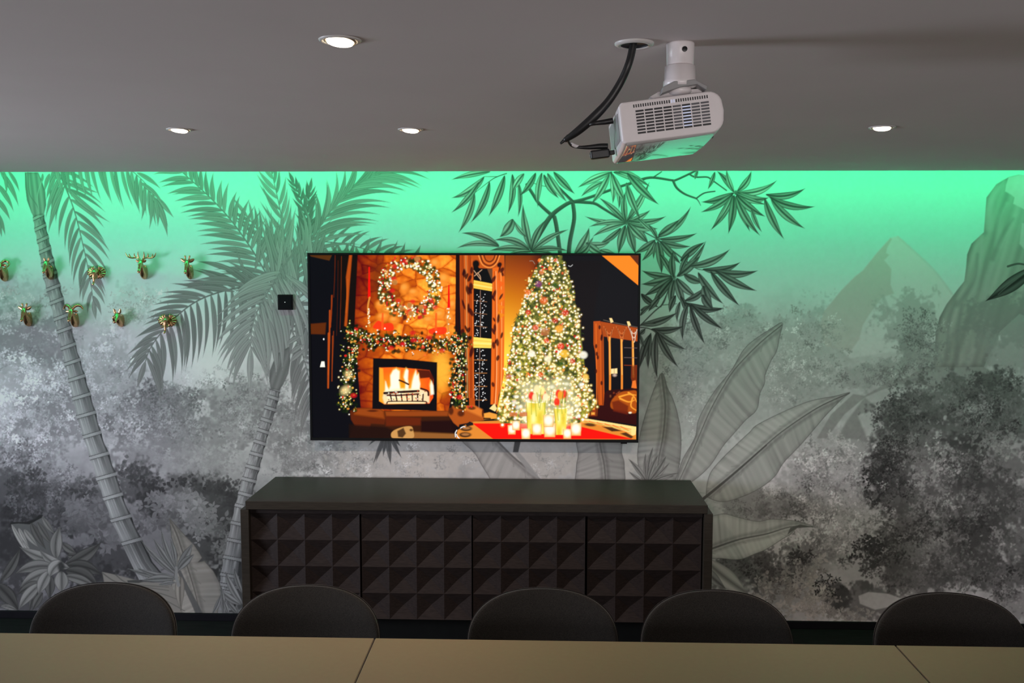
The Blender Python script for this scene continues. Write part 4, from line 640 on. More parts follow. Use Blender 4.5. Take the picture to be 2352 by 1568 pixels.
    for x, y, c in [(735, 780, (.85, .02, .012)), (880, 770, (.85, .02, .012)), (1060, 755, (.9, .02, .012)), (1130, 760, (.85, .02, .012)), (1040, 850, (.9, .02, .01)), (780, 800, (1, .75, .4)), (905, 800, (1, .85, .5)), (1085, 770, (1, .35, .03)), (800, 700, (1, .8, .4)), (860, 720, (1, .85, .3))]:
        A.ell(*W(x, y), 6.5, 10, c, .95, .3); A.stroke([W(x, y + 40), W(x + R.uniform(-30, 30), y + 220)], 2.4, 2.4, (.5, .5, .05), .8)
    for x in (830, 960, 1100, 1140): A.stroke([W(x, 860), W(x + 20, 700)], 3, 1, (.12, .2, .015), .8)
    for x, y, s_ in ((500, 1185, 1), (550, 1135, 1), (668, 1235, 1.15), (955, 1190, 1.5), (1165, 1235, 1.05), (1270, 1180, 1.35), (940, 1080, 1.3), (800, 1180, 1.2)):
        A.poly([W(x - 50 * s_, y - 55 * s_), W(x + 50 * s_, y - 55 * s_), W(x + 42 * s_, y + 55 * s_), W(x - 42 * s_, y + 55 * s_)], (1, .62, .2), .9, 2); A.ell(*W(x, y - 8), 7 * s_, 8 * s_, (1, .98, .85), .95, .5)
        A.stroke([W(x - 48 * s_, y - 52 * s_), W(x - 41 * s_, y + 52 * s_), W(x + 41 * s_, y + 52 * s_), W(x + 48 * s_, y - 52 * s_)], 1.1, 1.1, (.6, .12, .03), .6, 1., False)
    for c in ((470, 1000), (590, 1000)): A.poly([W(c[0], c[1] - 25), W(c[0] + 95, c[1] - 25), W(c[0] + 95, c[1] + 22), W(c[0], c[1] + 25)], (.6, .17, .05), .9, 1.5)
    A.poly([W(230, 930), W(290, 870), W(320, 930), W(300, 965)], (1, .75, .3), .95, 1.5)
    # small glints of curled ornament wire
    A.stroke([U(1180, 262), U(1205, 270), U(1228, 252)], 1.4, 1.4, (.5, .5, .5)); A.stroke([U(715, 205), U(750, 205), U(775, 240)], 1.1, 1.1, (.3, .26, .2))
    A.a[:] = (A.a - .006) * 1.14
    np.clip(A.a, .0025, 1.1, out=A.a)
    return A
LED, SPOT, DAY0, DAYFILL = 42., 60., 115., 62.
# ---------------------------------------------------------------- camera and measuring helpers (metres; x right, y to the mural wall, z up)
C = bpy.context.scene.collection
FPX = 2160.; CX, CY = 1176., 784.
EYE = Vector((0, 0, 1.82)); D = 4.6; H = 2.226
PSI = math.atan(68 / math.hypot(FPX, 184)); THE = math.atan(184 / FPX); ROLL = .0014
Fw = Vector((-math.sin(PSI) * math.cos(THE), math.cos(PSI) * math.cos(THE), -math.sin(THE)))
Rt = Vector((math.cos(PSI), math.sin(PSI), 0)); Up = Rt.cross(Fw)
Rt, Up = Rt * math.cos(ROLL) + Up * math.sin(ROLL), Up * math.cos(ROLL) - Rt * math.sin(ROLL)

def ray(px, py): return Fw * FPX + Rt * (px - CX) - Up * (py - CY)
def at_y(px, py, Y): r = ray(px, py); return EYE + r * (Y / r.y)
def at_z(px, py, Zz): r = ray(px, py); return EYE + r * ((Zz - EYE.z) / r.z)
def project(x, y, z):
    vx, vy, vz = x - EYE.x, y - EYE.y, z - EYE.z
    dp = vx * Fw.x + vy * Fw.y + vz * Fw.z
    return CX + FPX * (vx * Rt.x + vy * Rt.y + vz * Rt.z) / dp, CY - FPX * (vx * Up.x + vy * Up.y + vz * Up.z) / dp

cam_d = bpy.data.cameras.new('camera'); cam = bpy.data.objects.new('camera', cam_d); C.objects.link(cam)
cam_d.sensor_width = 36; cam_d.lens = FPX / 2352 * 36; cam_d.clip_start = .05
m = Matrix((Rt, Up, -Fw)).transposed().to_4x4(); m.translation = EYE; cam.matrix_world = m
S = bpy.context.scene; S.camera = cam
S.view_settings.view_transform = 'Standard'; S.view_settings.look = 'None'; S.view_settings.gamma = 1; S.view_settings.exposure = 0
S.view_settings.use_curve_mapping = False

# ---------------------------------------------------------------- materials
def mat(name, col, rough=.6, metal=0., noise=0., scale=30., bump=0., spec=.5, coat=0., stretch=None, emit=None, estr=0., sheen=0.):
    M = bpy.data.materials.new(name); M.use_nodes = True; nt = M.node_tree; b = nt.nodes['Principled BSDF']
    b.inputs['Base Color'].default_value = (*col, 1); b.inputs['Roughness'].default_value = rough; b.inputs['Metallic'].default_value = metal
    b.inputs['Specular IOR Level'].default_value = spec; b.inputs['Coat Weight'].default_value = coat
    if sheen: b.inputs['Sheen Weight'].default_value = sheen
    if emit: b.inputs['Emission Color'].default_value = (*emit, 1); b.inputs['Emission Strength'].default_value = estr
    if noise or bump:
        tc = nt.nodes.new('ShaderNodeTexCoord'); mp = nt.nodes.new('ShaderNodeMapping'); nz = nt.nodes.new('ShaderNodeTexNoise')
        if stretch: mp.inputs['Scale'].default_value = stretch
        nz.inputs['Scale'].default_value = scale; nz.inputs['Detail'].default_value = 4
        nt.links.new(tc.outputs['Object'], mp.inputs['Vector']); nt.links.new(mp.outputs['Vector'], nz.inputs['Vector'])
        if noise:
            cr = nt.nodes.new('ShaderNodeMapRange'); cr.inputs['From Min'].default_value = .3; cr.inputs['From Max'].default_value = .7
            cr.inputs['To Min'].default_value = 1 - noise; cr.inputs['To Max'].default_value = 1 + noise
            mx = nt.nodes.new('ShaderNodeVectorMath'); mx.operation = 'SCALE'; mx.inputs[0].default_value = col
            nt.links.new(nz.outputs['Fac'], cr.inputs['Value']); nt.links.new(cr.outputs['Result'], mx.inputs['Scale']); nt.links.new(mx.outputs['Vector'], b.inputs['Base Color'])
        if bump:
            bp = nt.nodes.new('ShaderNodeBump'); bp.inputs['Strength'].default_value = bump; bp.inputs['Distance'].default_value = .002
            nt.links.new(nz.outputs['Fac'], bp.inputs['Height']); nt.links.new(bp.outputs['Normal'], b.inputs['Normal'])
    return M

def tone_mat(name, emission):
    M = bpy.data.materials.new(name); M.use_nodes = True; nt = M.node_tree; b = nt.nodes['Principled BSDF']
    a = nt.nodes.new('ShaderNodeAttribute'); a.attribute_name = 'tone'
    if emission:
        b.inputs['Base Color'].default_value = (.01, .01, .011, 1); b.inputs['Roughness'].default_value = .3; b.inputs['Specular IOR Level'].default_value = .04; b.inputs['Base Color'].default_value = (.003, .003, .004, 1)
        nt.links.new(a.outputs['Color'], b.inputs['Emission Color']); b.inputs['Emission Strength'].default_value = 1
    else:
        nt.links.new(a.outputs['Color'], b.inputs['Base Color']); b.inputs['Roughness'].default_value = .75; b.inputs['Specular IOR Level'].default_value = .2
        nz = nt.nodes.new('ShaderNodeTexNoise'); nz.inputs['Scale'].default_value = 700; bp = nt.nodes.new('ShaderNodeBump'); bp.inputs['Strength'].default_value = .08; bp.inputs['Distance'].default_value = .0006
        tc = nt.nodes.new('ShaderNodeTexCoord'); nt.links.new(tc.outputs['Object'], nz.inputs['Vector']); nt.links.new(nz.outputs['Fac'], bp.inputs['Height']); nt.links.new(bp.outputs['Normal'], b.inputs['Normal'])
    return M

M_CEIL = mat('ceiling_paint', (.60, .538, .515), .85, noise=.02, scale=3)
M_PLAIN = mat('plain_wall_paint', (.50, .47, .44), .85, noise=.03, scale=4)
M_FLOOR = mat('dark_floor', (.010, .010, .011), .85, noise=.2, scale=8, stretch=(1, 8, 1), spec=.05)
M_BLACK = mat('black_skirting', (.0055, .0055, .0075), .7, noise=.1, scale=20, spec=.08)
M_WOOD = mat('dark_wood', (.025, .021, .016), .42, noise=.22, scale=14, stretch=(1.2, 14, 14), bump=.05, spec=.2)
M_DOOR = mat('dark_relief_wood', (.020, .0148, .0135), .5, noise=.25, scale=16, stretch=(2, 12, 12), bump=.05, spec=.12)
M_PLINTH = mat('plinth_black', (.006, .0065, .006), .7, noise=.1, spec=.1)
M_TABLE = mat('table_laminate', (.125, .097, .056), .5, noise=.03, scale=60, spec=.3)
M_EDGE = mat('table_edge', (.06, .045, .035), .5, noise=.1)
M_STEEL = mat('black_steel', (.02, .02, .02), .4, metal=.6, noise=.05)
M_FAB = mat('charcoal_fabric', (.0135, .0125, .011), .95, noise=.55, scale=420, bump=.5, spec=.1, sheen=.12)
M_PIPE = mat('black_piping', (.006, .005, .005), .9, noise=.1, spec=.1)
M_WHITE = mat('white_plastic', (.84, .79, .79), .30, noise=.015, scale=50, spec=.5)
M_GLOSS = mat('glossy_white_plastic', (.55, .53, .52), .06, noise=.01, scale=30, spec=.7, coat=.6)
M_GREY = mat('grey_plastic', (.32, .32, .32), .4, noise=.04)
M_SLOT = mat('vent_dark', (.012, .012, .014), .5, noise=.1)
M_SLOTG = mat('vent_lit_grey', (.10, .10, .11), .5, noise=.1)  # slot tone lightened to show the glow of the lamp inside
M_GLOW = mat('vent_light', (.5, .52, .6), .4, noise=.02, emit=(.62, .70, 1.), estr=.38)
M_CABLE = mat('black_rubber', (.012, .012, .012), .42, noise=.1, scale=200)
M_TV = mat('tv_black', (.006, .006, .007), .45, noise=.05, spec=.12)
M_BRASS = mat('antique_brass', (.60, .36, .19), .27, metal=1., noise=.14, scale=120, bump=.08)
M_TRIM = mat('trim_white', (.62, .60, .58), .35, noise=.02)
M_REFL = mat('lamp_reflector', (.55, .45, .34), .3, metal=.7, noise=.05)
M_LENS = mat('lamp_lens', (.9, .85, .75), .3, noise=.01, emit=(1, .86, .62), estr=9.)
M_LED = mat('green_led', (.2, .8, .4), .4, noise=.01, emit=(.010, 1., .35), estr=1.)
M_DOT = mat('indicator_glow', (.8, .8, .8), .4, noise=.01, emit=(1, 1, 1), estr=.7)
M_WALLPAPER = tone_mat('jungle_wallpaper', False); M_SCREEN = tone_mat('screen_picture', True)

# ---------------------------------------------------------------- mesh helpers
def link(name, me, m, parent=None):
    o = bpy.data.objects.new(name, me); C.objects.link(o)
    if m is not None: me.materials.append(m)
    if parent is not None: o.parent = parent
    return o
def obj(name, bm, m, parent=None, smooth=False, bevel=0., seg=2, sub=0):
    me = bpy.data.meshes.new(name); bmesh.ops.recalc_face_normals(bm, faces=bm.faces[:]); bm.to_mesh(me); bm.free()
    if smooth: me.polygons.foreach_set('use_smooth', [True] * len(me.polygons))
    o = link(name, me, m, parent)
    if bevel:
        b = o.modifiers.new('bevel', 'BEVEL'); b.width = bevel; b.segments = seg; b.limit_method = 'ANGLE'; b.angle_limit = math.radians(40)
    if sub: s_ = o.modifiers.new('sub', 'SUBSURF'); s_.levels = sub; s_.render_levels = sub
    return o
def tag(o, label=None, cat=None, group=None, kind=None):
    for k, v in (('label', label), ('category', cat), ('group', group), ('kind', kind)):
        if v: o[k] = v
    return o
def thing(name, loc, label, cat, group=None, rot=(0, 0, 0)):
    o = bpy.data.objects.new(name, None); C.objects.link(o); o.location = loc; o.rotation_euler = rot; o.empty_display_size = .05
    return tag(o, label, cat, group)
def box(bm, x0, x1, y0, y1, z0, z1):
    v = [bm.verts.new(p) for p in ((x0, y0, z0), (x1, y0, z0), (x1, y1, z0), (x0, y1, z0), (x0, y0, z1), (x1, y0, z1), (x1, y1, z1), (x0, y1, z1))]
    for f in ((0, 3, 2, 1), (4, 5, 6, 7), (0, 1, 5, 4), (1, 2, 6, 5), (2, 3, 7, 6), (3, 0, 4, 7)): bm.faces.new([v[i] for i in f])
def boxes(*bs):
    bm = bmesh.new()
    for b in bs: box(bm, *b)
    return bm
def lathe(prof, n=32, axis='z', cap=True):
    """surface of revolution from (radius, height) pairs"""
    bm = bmesh.new(); rings = []
    for r, z in prof:
        rings.append([bm.verts.new((r * math.cos(2 * math.pi * i / n), r * math.sin(2 * math.pi * i / n), z)) for i in range(n)])
    for a, b in zip(rings, rings[1:]):
        for i in range(n): bm.faces.new((a[i], a[(i + 1) % n], b[(i + 1) % n], b[i]))
    if cap: bm.faces.new(rings[0]); bm.faces.new(rings[-1])
    return bm
def loft(bm, rings, cap=True):
    vs = [[bm.verts.new(p) for p in r] for r in rings]; n = len(vs[0])
    for a, b in zip(vs, vs[1:]):
        for i in range(n): bm.faces.new((a[i], a[(i + 1) % n], b[(i + 1) % n], b[i]))
    if cap: bm.faces.new(vs[0]); bm.faces.new(vs[-1])
def tube(bm, pts, r, n=10, smooth=True):
    """round bar along points; r is one radius or one per point"""
    P = [Vector(p) for p in pts]; rr = list(r) if hasattr(r, '__len__') else [r] * len(P)
    if smooth and len(P) > 2:
        Q = spline([tuple(p) + (q,) for p, q in zip(P, rr)], n=6); P = [Vector(q[:3]) for q in Q]; rr = [q[3] for q in Q]
    rings = []; ref = Vector((.13, .31, .94)).normalized()
    for i, p in enumerate(P):
        t = (P[min(i + 1, len(P) - 1)] - P[max(i - 1, 0)]).normalized()
        if abs(t.dot(ref)) > .97: ref = Vector((.9, .2, .1)).normalized()
        a = (ref - t * ref.dot(t)).normalized(); b = t.cross(a); ref = a
        rings.append([p + (a * math.cos(2 * math.pi * k / n) + b * math.sin(2 * math.pi * k / n)) * rr[i] for k in range(n)])
    loft(bm, rings)
def tone_sheet(name, patches, sheet, m, parent):
    """flat printed/lit sheet: fine grids (origin, width vector, height vector, nu, nv) whose points carry the tones of the picture on it"""
    Ps, Qs, Cs, base = [], [], [], 0
    for O, eu, ev, nu, nv in patches:
        u = np.linspace(0, 1, nu); v = np.linspace(0, 1, nv); V, Ug = np.meshgrid(v, u, indexing='ij')
        P = np.array(O)[None, None] + Ug[..., None] * np.array(eu) + V[..., None] * np.array(ev)
        px, py = project(P[..., 0], P[..., 1], P[..., 2])
        fx = np.abs(px - sheet.x0 - .5); fx = np.clip(sheet.w - 2 - np.abs(sheet.w - 2 - fx), 0, sheet.w - 1.001); fy = np.clip(py - sheet.y0 - .5, 0, sheet.h - 1.001)
        xi, yi = fx.astype(int), fy.astype(int); fx = (fx - xi)[..., None]; fy = (fy - yi)[..., None]; a = sheet.a
        col = (a[yi, xi] * (1 - fx) + a[yi, xi + 1] * fx) * (1 - fy) + (a[yi + 1, xi] * (1 - fx) + a[yi + 1, xi + 1] * fx) * fy
        i = np.arange(nu * nv, dtype=np.int32).reshape(nv, nu) + base; base += nu * nv
        Qs.append(np.stack([i[:-1, :-1], i[:-1, 1:], i[1:, 1:], i[1:, :-1]], -1).reshape(-1, 4))
        Ps.append(P.reshape(-1, 3).astype(np.float32)); Cs.append(np.concatenate([col.reshape(-1, 3), np.ones((nu * nv, 1))], 1).astype(np.float32))
    P = np.concatenate(Ps); Q = np.concatenate(Qs); F = len(Q); me = bpy.data.meshes.new(name)
    me.vertices.add(len(P)); me.vertices.foreach_set('co', P.ravel())
    me.loops.add(F * 4); me.loops.foreach_set('vertex_index', Q.ravel())
    me.polygons.add(F); me.polygons.foreach_set('loop_start', np.arange(0, F * 4, 4, dtype=np.int32)); me.update(calc_edges=True)
    me.attributes.new('tone', 'FLOAT_COLOR', 'POINT').data.foreach_set('color', np.concatenate(Cs).ravel())
    return link(name, me, m, parent)

# ---------------------------------------------------------------- room shell
XL, XR, YB = -4.3, 3.1, -2.4
YC = D - .30                                                         # the lowered ceiling stops short of the mural wall: the light cove
def struct(name, bm, m, parent=None, **k): return tag(obj(name, bm, m, parent, **k), kind='structure')
struct('floor', boxes((XL - .2, XR + .2, YB - .2, D + .2, -.12, 0)), M_FLOOR)
struct('ceiling', boxes((XL, XR, YB, YC, H, H + .2), (XL, XR, YB, D, H + .27, H + .37)), M_CEIL)
wb = struct('wall_back', boxes((XL - .2, XR + .2, D + .002, D + .2, 0, H + .37)), M_PLAIN)
struct('wall_right', boxes((XR, XR + .15, YB, D, 0, H + .37)), M_PLAIN)

WIN = (1.5, 2.9, .6, 1.85); FILLWIN = (-.6, 2.2, .75, 1.95)            # openings: a window in the side wall, an unseen one behind added for fill
def opening(a, b, w, put, top):
    return [put(a, w[0], 0, top), put(w[1], b, 0, top), put(w[0], w[1], 0, w[2]), put(w[0], w[1], w[3], top)]
struct('wall_left', boxes(*opening(YB, D, WIN, lambda a, b, c, d: (XL - .15, XL, a, b, c, d), H + .37)), M_PLAIN)
struct('wall_front', boxes(*opening(XL - .2, XR + .2, FILLWIN, lambda a, b, c, d: (a, b, YB - .15, YB, c, d), H + .37)), M_PLAIN)
def win_frame(w, put):
    f = .05; return boxes(put(w[0], w[0] + f, w[2], w[3]), put(w[1] - f, w[1], w[2], w[3]), put(w[0] + f, w[1] - f, w[2], w[2] + f), put(w[0] + f, w[1] - f, w[3] - f, w[3]))
struct('window_1', win_frame(WIN, lambda a, b, c, d: (XL - .12, XL - .06, a, b, c, d)), M_TRIM)
struct('fill_window', win_frame(FILLWIN, lambda a, b, c, d: (a, b, YB - .12, YB - .06, c, d)), M_TRIM)  # unseen frame around the fill light added behind the camera
zb_ = at_y(1000, 1416, D - .015).z
struct('baseboard_back', boxes((XL, XR, D - .016, D - .001, 0, zb_)), M_BLACK, bevel=.003)

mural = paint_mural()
z0, z1 = zb_ - .01, H + .26
def grid(xa, xb, za, zb, st): return ((xa, D, za), (xb - xa, 0, 0), (0, 0, zb - za), max(2, int((xb - xa) / st)), max(2, int((zb - za) / st)))
XT0, XT1 = at_y(735, 800, D).x, at_y(1440, 800, D).x; ZA, ZB_, ZC = at_y(1090, 1110, D).z, at_y(1090, 990, D).z, at_y(1090, 610, D).z
XA, XB = -2.72, 2.52; FINE, ROUGH = .00215, .006                      # coarser where the screen and the sideboard stand in front
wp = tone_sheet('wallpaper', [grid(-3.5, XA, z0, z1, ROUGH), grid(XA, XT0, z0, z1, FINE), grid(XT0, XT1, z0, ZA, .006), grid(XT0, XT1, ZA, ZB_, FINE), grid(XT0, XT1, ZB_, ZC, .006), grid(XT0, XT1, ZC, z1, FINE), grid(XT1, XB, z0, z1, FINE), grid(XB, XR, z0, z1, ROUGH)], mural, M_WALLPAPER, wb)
wp['label'] = 'grey jungle mural wallpaper with palms, mountains and broad leaves'
del mural

# ---------------------------------------------------------------- cove light
cl = thing('light_strip', (0, YC + .012, H + .15), 'long green light strip hidden in the ceiling cove above the mural', 'light strip')
obj('strip_channel', boxes((XL + .05, XR - .05, -.011, .012, .004, .018)), M_TRIM, cl)
obj('strip_diffuser', boxes((XL + .05, XR - .05, -.008, .010, 0, .0038)), M_LED, cl)

# ---------------------------------------------------------------- recessed lamps
def lens_aim(o, v): o.rotation_euler = Vector((0, 0, 1)).rotation_difference(-Vector(v).normalized()).to_euler()
LAMPS = [(781, 92, 'recessed round ceiling lamp nearest the camera, alone in the front row'), (412, 297, 'small recessed ceiling lamp above the palm mural at far left of the row'), (943, 297, 'small recessed ceiling lamp in the middle of the row, above the screen'), (2026, 292, 'small recessed ceiling lamp right of the projector')]
for px, py, lab in LAMPS:
    p = at_z(px, py, H)
    t = thing('ceiling_downlight', (p.x, p.y, H), lab, 'ceiling light', 'recessed ceiling lamps')
    obj('trim_ring', lathe([(.030, .004), (.0315, -.002), (.0355, -.0035), (.0385, -.0015), (.0395, .0), (.0385, .004)], 40, cap=False), M_TRIM, t, True)
    bm = lathe([(.0305, -.0005), (.0288, -.0030), (.0268, -.0034), (.0258, .0)], 40, cap=False)
    g = obj('gimbal', bm, M_REFL, t, True); g.rotation_euler = (math.radians(-6), math.radians(4), 0)
    ln = obj('lens', lathe([(.0005, -.0072), (.0215, -.0070), (.0240, -.0058), (.0252, -.001)], 40), M_LENS, t, True); ln.rotation_euler = g.rotation_euler
    ld = bpy.data.lights.new('lamp_beam', 'SPOT'); ld.energy = SPOT * (1 if p.y > 2.4 else .5); ld.color = (1, .80, .65); ld.spot_size = math.radians(124); ld.spot_blend = 1.; ld.shadow_soft_size = .03
    lo = bpy.data.objects.new('lamp_beam', ld); C.objects.link(lo); lo.location = (p.x, p.y, H - .012); lo.rotation_euler = (math.radians(13 if p.y > 2.4 else 4), 0, 0)

# ---------------------------------------------------------------- television
YT = D - .085
xl = (at_y(706, 580, YT).x + at_y(713, 1012, YT).x) / 2; xr = (at_y(1472, 583, YT).x + at_y(1466, 1014, YT).x) / 2
zt = at_y(1090, 581, YT).z; zo = at_y(1090, 1013.5, YT).z
tv = thing('wall_tv', ((xl + xr) / 2, YT, (zt + zo) / 2), 'large flat television with black frame on the mural, showing a Christmas fireplace and tree', 'television')
hw, hh = (xr - xl) / 2, (zt - zo) / 2
obj('housing', boxes((-hw, hw, .002, .022, -hh, hh), (-hw * .72, hw * .72, .022, .05, -hh * .8, hh * .45)), M_TV, tv, bevel=.003)
bz, bb = .0105, .0135
obj('bezel', boxes((-hw, hw, -.004, .002, hh - bz, hh), (-hw, hw, -.004, .002, -hh, -hh + bb), (-hw, -hw + bz, -.004, .002, -hh + bb, hh - bz), (hw - bz, hw, -.004, .002, -hh + bb, hh - bz)), M_TV, tv, bevel=.0012)
obj('wall_bracket', boxes((-.3, .3, .05, .084, -.2, .2)), M_STEEL, tv, bevel=.003)
obj('sensor_bar', boxes((hw - .085, hw - .055, -.003, .006, -hh - .006, -hh)), M_TV, tv, bevel=.001)
pic = paint_screen()
sc = tone_sheet('screen', [(((xl + xr) / 2 - hw + bz, YT, (zt + zo) / 2 - hh + bb), (2 * hw - 2 * bz, 0, 0), (0, 0, 2 * hh - bz - bb), 900, 504)], pic, M_SCREEN, None)
sc.parent = tv; sc.matrix_parent_inverse = Matrix.Translation(-tv.location)
sc['label'] = 'glowing screen showing a fireplace, wreath, tall window and lit Christmas tree'

# ---------------------------------------------------------------- wall control
p = at_y(655, 694, D - .01); sw = thing('light_switch', (p.x, D - .0005, p.z), 'square black wall switch plate beside the screen', 'switch')
s_ = 17.6 / FPX * D
obj('plate', boxes((-s_, s_, -.010, 0, -s_, s_)), M_TV, sw, bevel=.0015)
obj('rocker', boxes((-s_ * .82, s_ * .82, -.0125, -.0102, -s_ * .82, s_ * .82)), M_BLACK, sw, bevel=.001)
obj('indicator', boxes((-.0022, .0012, -.0132, -.0126, -.001, .0022)), M_DOT, sw)

# ---------------------------------------------------------------- brass animal heads on the wall
def ring(c, t, rx, rp, n=16):
    """ellipse around centre c=(out, up) square to direction t, half-width rx sideways and rp across"""
    t = Vector(t).normalized(); nrm = Vector((-t.y, t.x))
    return [(rx * math.cos(a), -(c[0] + nrm.x * rp * math.sin(a)), c[1] + nrm.y * rp * math.sin(a)) for a in (2 * math.pi * k / n for k in range(n))]
def body(bm, rows):
    R_ = []
    q = spline(rows, n=4); q = [(a, b, max(c, .0006), max(d, .0006)) for a, b, c, d in q]
    for i, (f, z, rx, rp) in enumerate(q):
        a, b = q[max(i - 1, 0)], q[min(i + 1, len(q) - 1)]
        t = (b[0] - a[0], b[1] - a[1]) if i else (1, 0)
        R_.append(ring((f, z), t, rx, rp))
    loft(bm, R_)
def fused(name, bm, parent, vox=.0013):
    o = obj(name, bm, M_BRASS, parent, True)
    r = o.modifiers.new('fuse', 'REMESH'); r.mode = 'VOXEL'; r.voxel_size = vox; r.use_smooth_shade = True
    s = o.modifiers.new('soften', 'SMOOTH'); s.factor = .5; s.iterations = 3
    return o
def dots(bm, pts, r):
    for p_ in pts:
        q = bmesh.ops.create_icosphere(bm, subdivisions=2, radius=r, matrix=Matrix.Translation(p_))
NECK = [(0, .002, .0135, .034), (.009, .0, .0160, .036), (.021, .002, .0165, .033), (.033, .013, .0138, .0245), (.043, .027, .0112, .0165), (.050, .042, .0098, .012)]
def cup(name, parent, base, tip, w, side=(0, -1, 0), depth=.3, n=9):
    """pointed, hollowed ear"""
    B, T_ = Vector(base), Vector(tip); ax = T_ - B; L = ax.length; ax.normalize()
    s = Vector(side); s = (s - ax * s.dot(ax)).normalized(); q = ax.cross(s); bm = bmesh.new(); rows = []
    for i in range(8):
        u = i / 7; wd = w * math.sin(math.pi * min(1, .14 + .86 * u)) ** .7 if u < .999 else .0004
        rows.append([B + ax * L * u + q * wd * math.sin(k) - s * wd * depth * (math.cos(k) - 1) * -1.2 for k in (math.pi * (j / (n - 1) - .5) for j in range(n))])
    vs = [[bm.verts.new(p_) for p_ in r] for r in rows]
    for a, b in zip(vs, vs[1:]):
        for i in range(n - 1): bm.faces.new((a[i], a[i + 1], b[i + 1], b[i]))
    o = obj(name, bm, M_BRASS, parent, True); sd = o.modifiers.new('thick', 'SOLIDIFY'); sd.thickness = .0016; sd.offset = 0
    return o
def bar(name, parent, pts, r, n=10):
    bm = bmesh.new(); tube(bm, pts, r, n); return obj(name, bm, M_BRASS, parent, True)
GRP = 'brass animal heads on the mural'
def head(kind, px, py, label, sc=1.):
    p = at_y(px, py, D); t = thing('mounted_%s_head' % kind, (p.x, D - .0008, p.z), label, 'wall ornament', GRP); t.scale = (sc, sc, sc)
    bm = bmesh.new()
    if kind == 'elephant':
        body(bm, [(0, .006, .017, .022), (.014, .008, .0165, .022), (.028, .010, .015, .019), (.040, .008, .0125, .015), (.047, .002, .0095, .010), (.050, -.010, .0072, .0072), (.050, -.024, .006, .006), (.051, -.038, .0052, .0052), (.056, -.048, .0048, .0046), (.063, -.050, .0042, .004)])
        dots(bm, [(-.0115, -.036, .014), (.0115, -.036, .014)], .0026)
        fused('head', bm, t)
        for sd in (-1, 1):
            b = bmesh.new(); rows = []
            for i in range(5):
                u = .25 + .75 * i / 4; rows.append([])
                for j in range(41):
                    k = j / 40; a = math.radians(88 - 196 * k); fl = .0028 * u * math.cos(k * 2 * math.pi * 7.5)
                    R_ = (.037 - .007 * abs(k - .4)) * u * (1 + .05 * math.cos(k * 2 * math.pi * 7.5) * (i == 4))
                    rows[-1].append(b.verts.new((sd * (.010 + R_ * max(-.35, math.cos(a))), -(.022 + fl - .004 * u), .008 + R_ * .92 * math.sin(a))))
            for r0, r1 in zip(rows, rows[1:]):
                for i in range(40): b.faces.new((r0[i], r0[i + 1], r1[i + 1], r1[i]))
            e = obj('ear', b, M_BRASS, t, True); q = e.modifiers.new('thick', 'SOLIDIFY'); q.thickness = .0018
            bar('tusk', t, [(sd * .009, -.040, -.012), (sd * .012, -.049, -.022), (sd * .0135, -.060, -.023), (sd * .013, -.067, -.017)], [.0028, .0026, .002, .0006])
        return t
    if kind == 'rhino':
        body(bm, [(0, -.002, .017, .033), (.014, .000, .017, .030), (.028, .006, .016, .025), (.040, .014, .0145, .020), (.048, .020, .012, .014)])
        body(bm, [(.036, .034, .004, .004), (.041, .031, .0125, .012), (.050, .022, .0140, .0135), (.062, .010, .0118, .0112), (.072, .000, .0100, .0088), (.078, -.006, .0085, .0068), (.081, -.009, .004, .003)])
        dots(bm, [(-.0128, -.057, .021), (.0128, -.057, .021)], .0022)
        fused('head', bm, t)
        bar('horn', t, [(0, -.075, .003), (0, -.083, .008), (0, -.0885, .018), (0, -.090, .027)], [.0072, .0060, .004, .0008])
        bar('horn', t, [(0, -.066, .014), (0, -.070, .021), (0, -.071, .027)], [.0042, .003, .0006])
        for sd in (-1, 1): cup('ear', t, (sd * .009, -.044, .034), (sd * .017, -.046, .060), .0072)
        return t
    body(bm, NECK)
    long_ = kind == 'giraffe'; e = .004 if long_ else 0
    body(bm, [(.042, .057, .004, .004), (.046, .053, .0108, .0105), (.055, .041, .0110 - e * .2, .0110), (.063, .027, .0090 - e * .3, .0092), (.070, .014 - e, .0076 - e * .3, .0075), (.0755, .006 - e, .0074, .0064), (.0785, .000 - e, .0062, .005), (.080, -.003 - e, .003, .0025)])
    dots(bm, [(-.0098, -.058, .040), (.0098, -.058, .040)], .0021)
    dots(bm, [(-.0050, -.0795, .003 - e), (.0050, -.0795, .003 - e)], .0014)
    fused('head', bm, t)
    if kind == 'stag':
        for sd in (-1, 1):
            b = bmesh.new()
            tube(b, [(sd * .006, -.046, .056), (sd * .011, -.042, .068), (sd * .026, -.040, .072), (sd * .048, -.042, .071), (sd * .066, -.045, .078), (sd * .076, -.047, .097)], [.0056, .0052, .0048, .0045, .0036, .0011], 10)
            for q in ([(sd * .012, -.042, .069), (sd * .015, -.044, .084), (sd * .014, -.046, .101)], [(sd * .030, -.040, .0718), (sd * .034, -.042, .083), (sd * .0335, -.043, .094)], [(sd * .052, -.042, .072), (sd * .0575, -.044, .083), (sd * .058, -.045, .091)]):
                tube(b, q, [.0044, .0034, .001], 8)
            obj('antler', b, M_BRASS, t, True)
            cup('ear', t, (sd * .009, -.046, .052), (sd * .026, -.046, .060), .0068)
    elif kind == 'giraffe':
        for sd in (-1, 1):
            b = bmesh.new(); tube(b, [(sd * .006, -.047, .054), (sd * .009, -.045, .066), (sd * .0105, -.044, .077)], [.0044, .0036, .0042], 10); dots(b, [(sd * .0108, -.044, .0785)], .0050); obj('ossicone', b, M_BRASS, t, True)
            cup('ear', t, (sd * .009, -.045, .051), (sd * .034, -.043, .066), .0080)
    elif kind == 'horse':
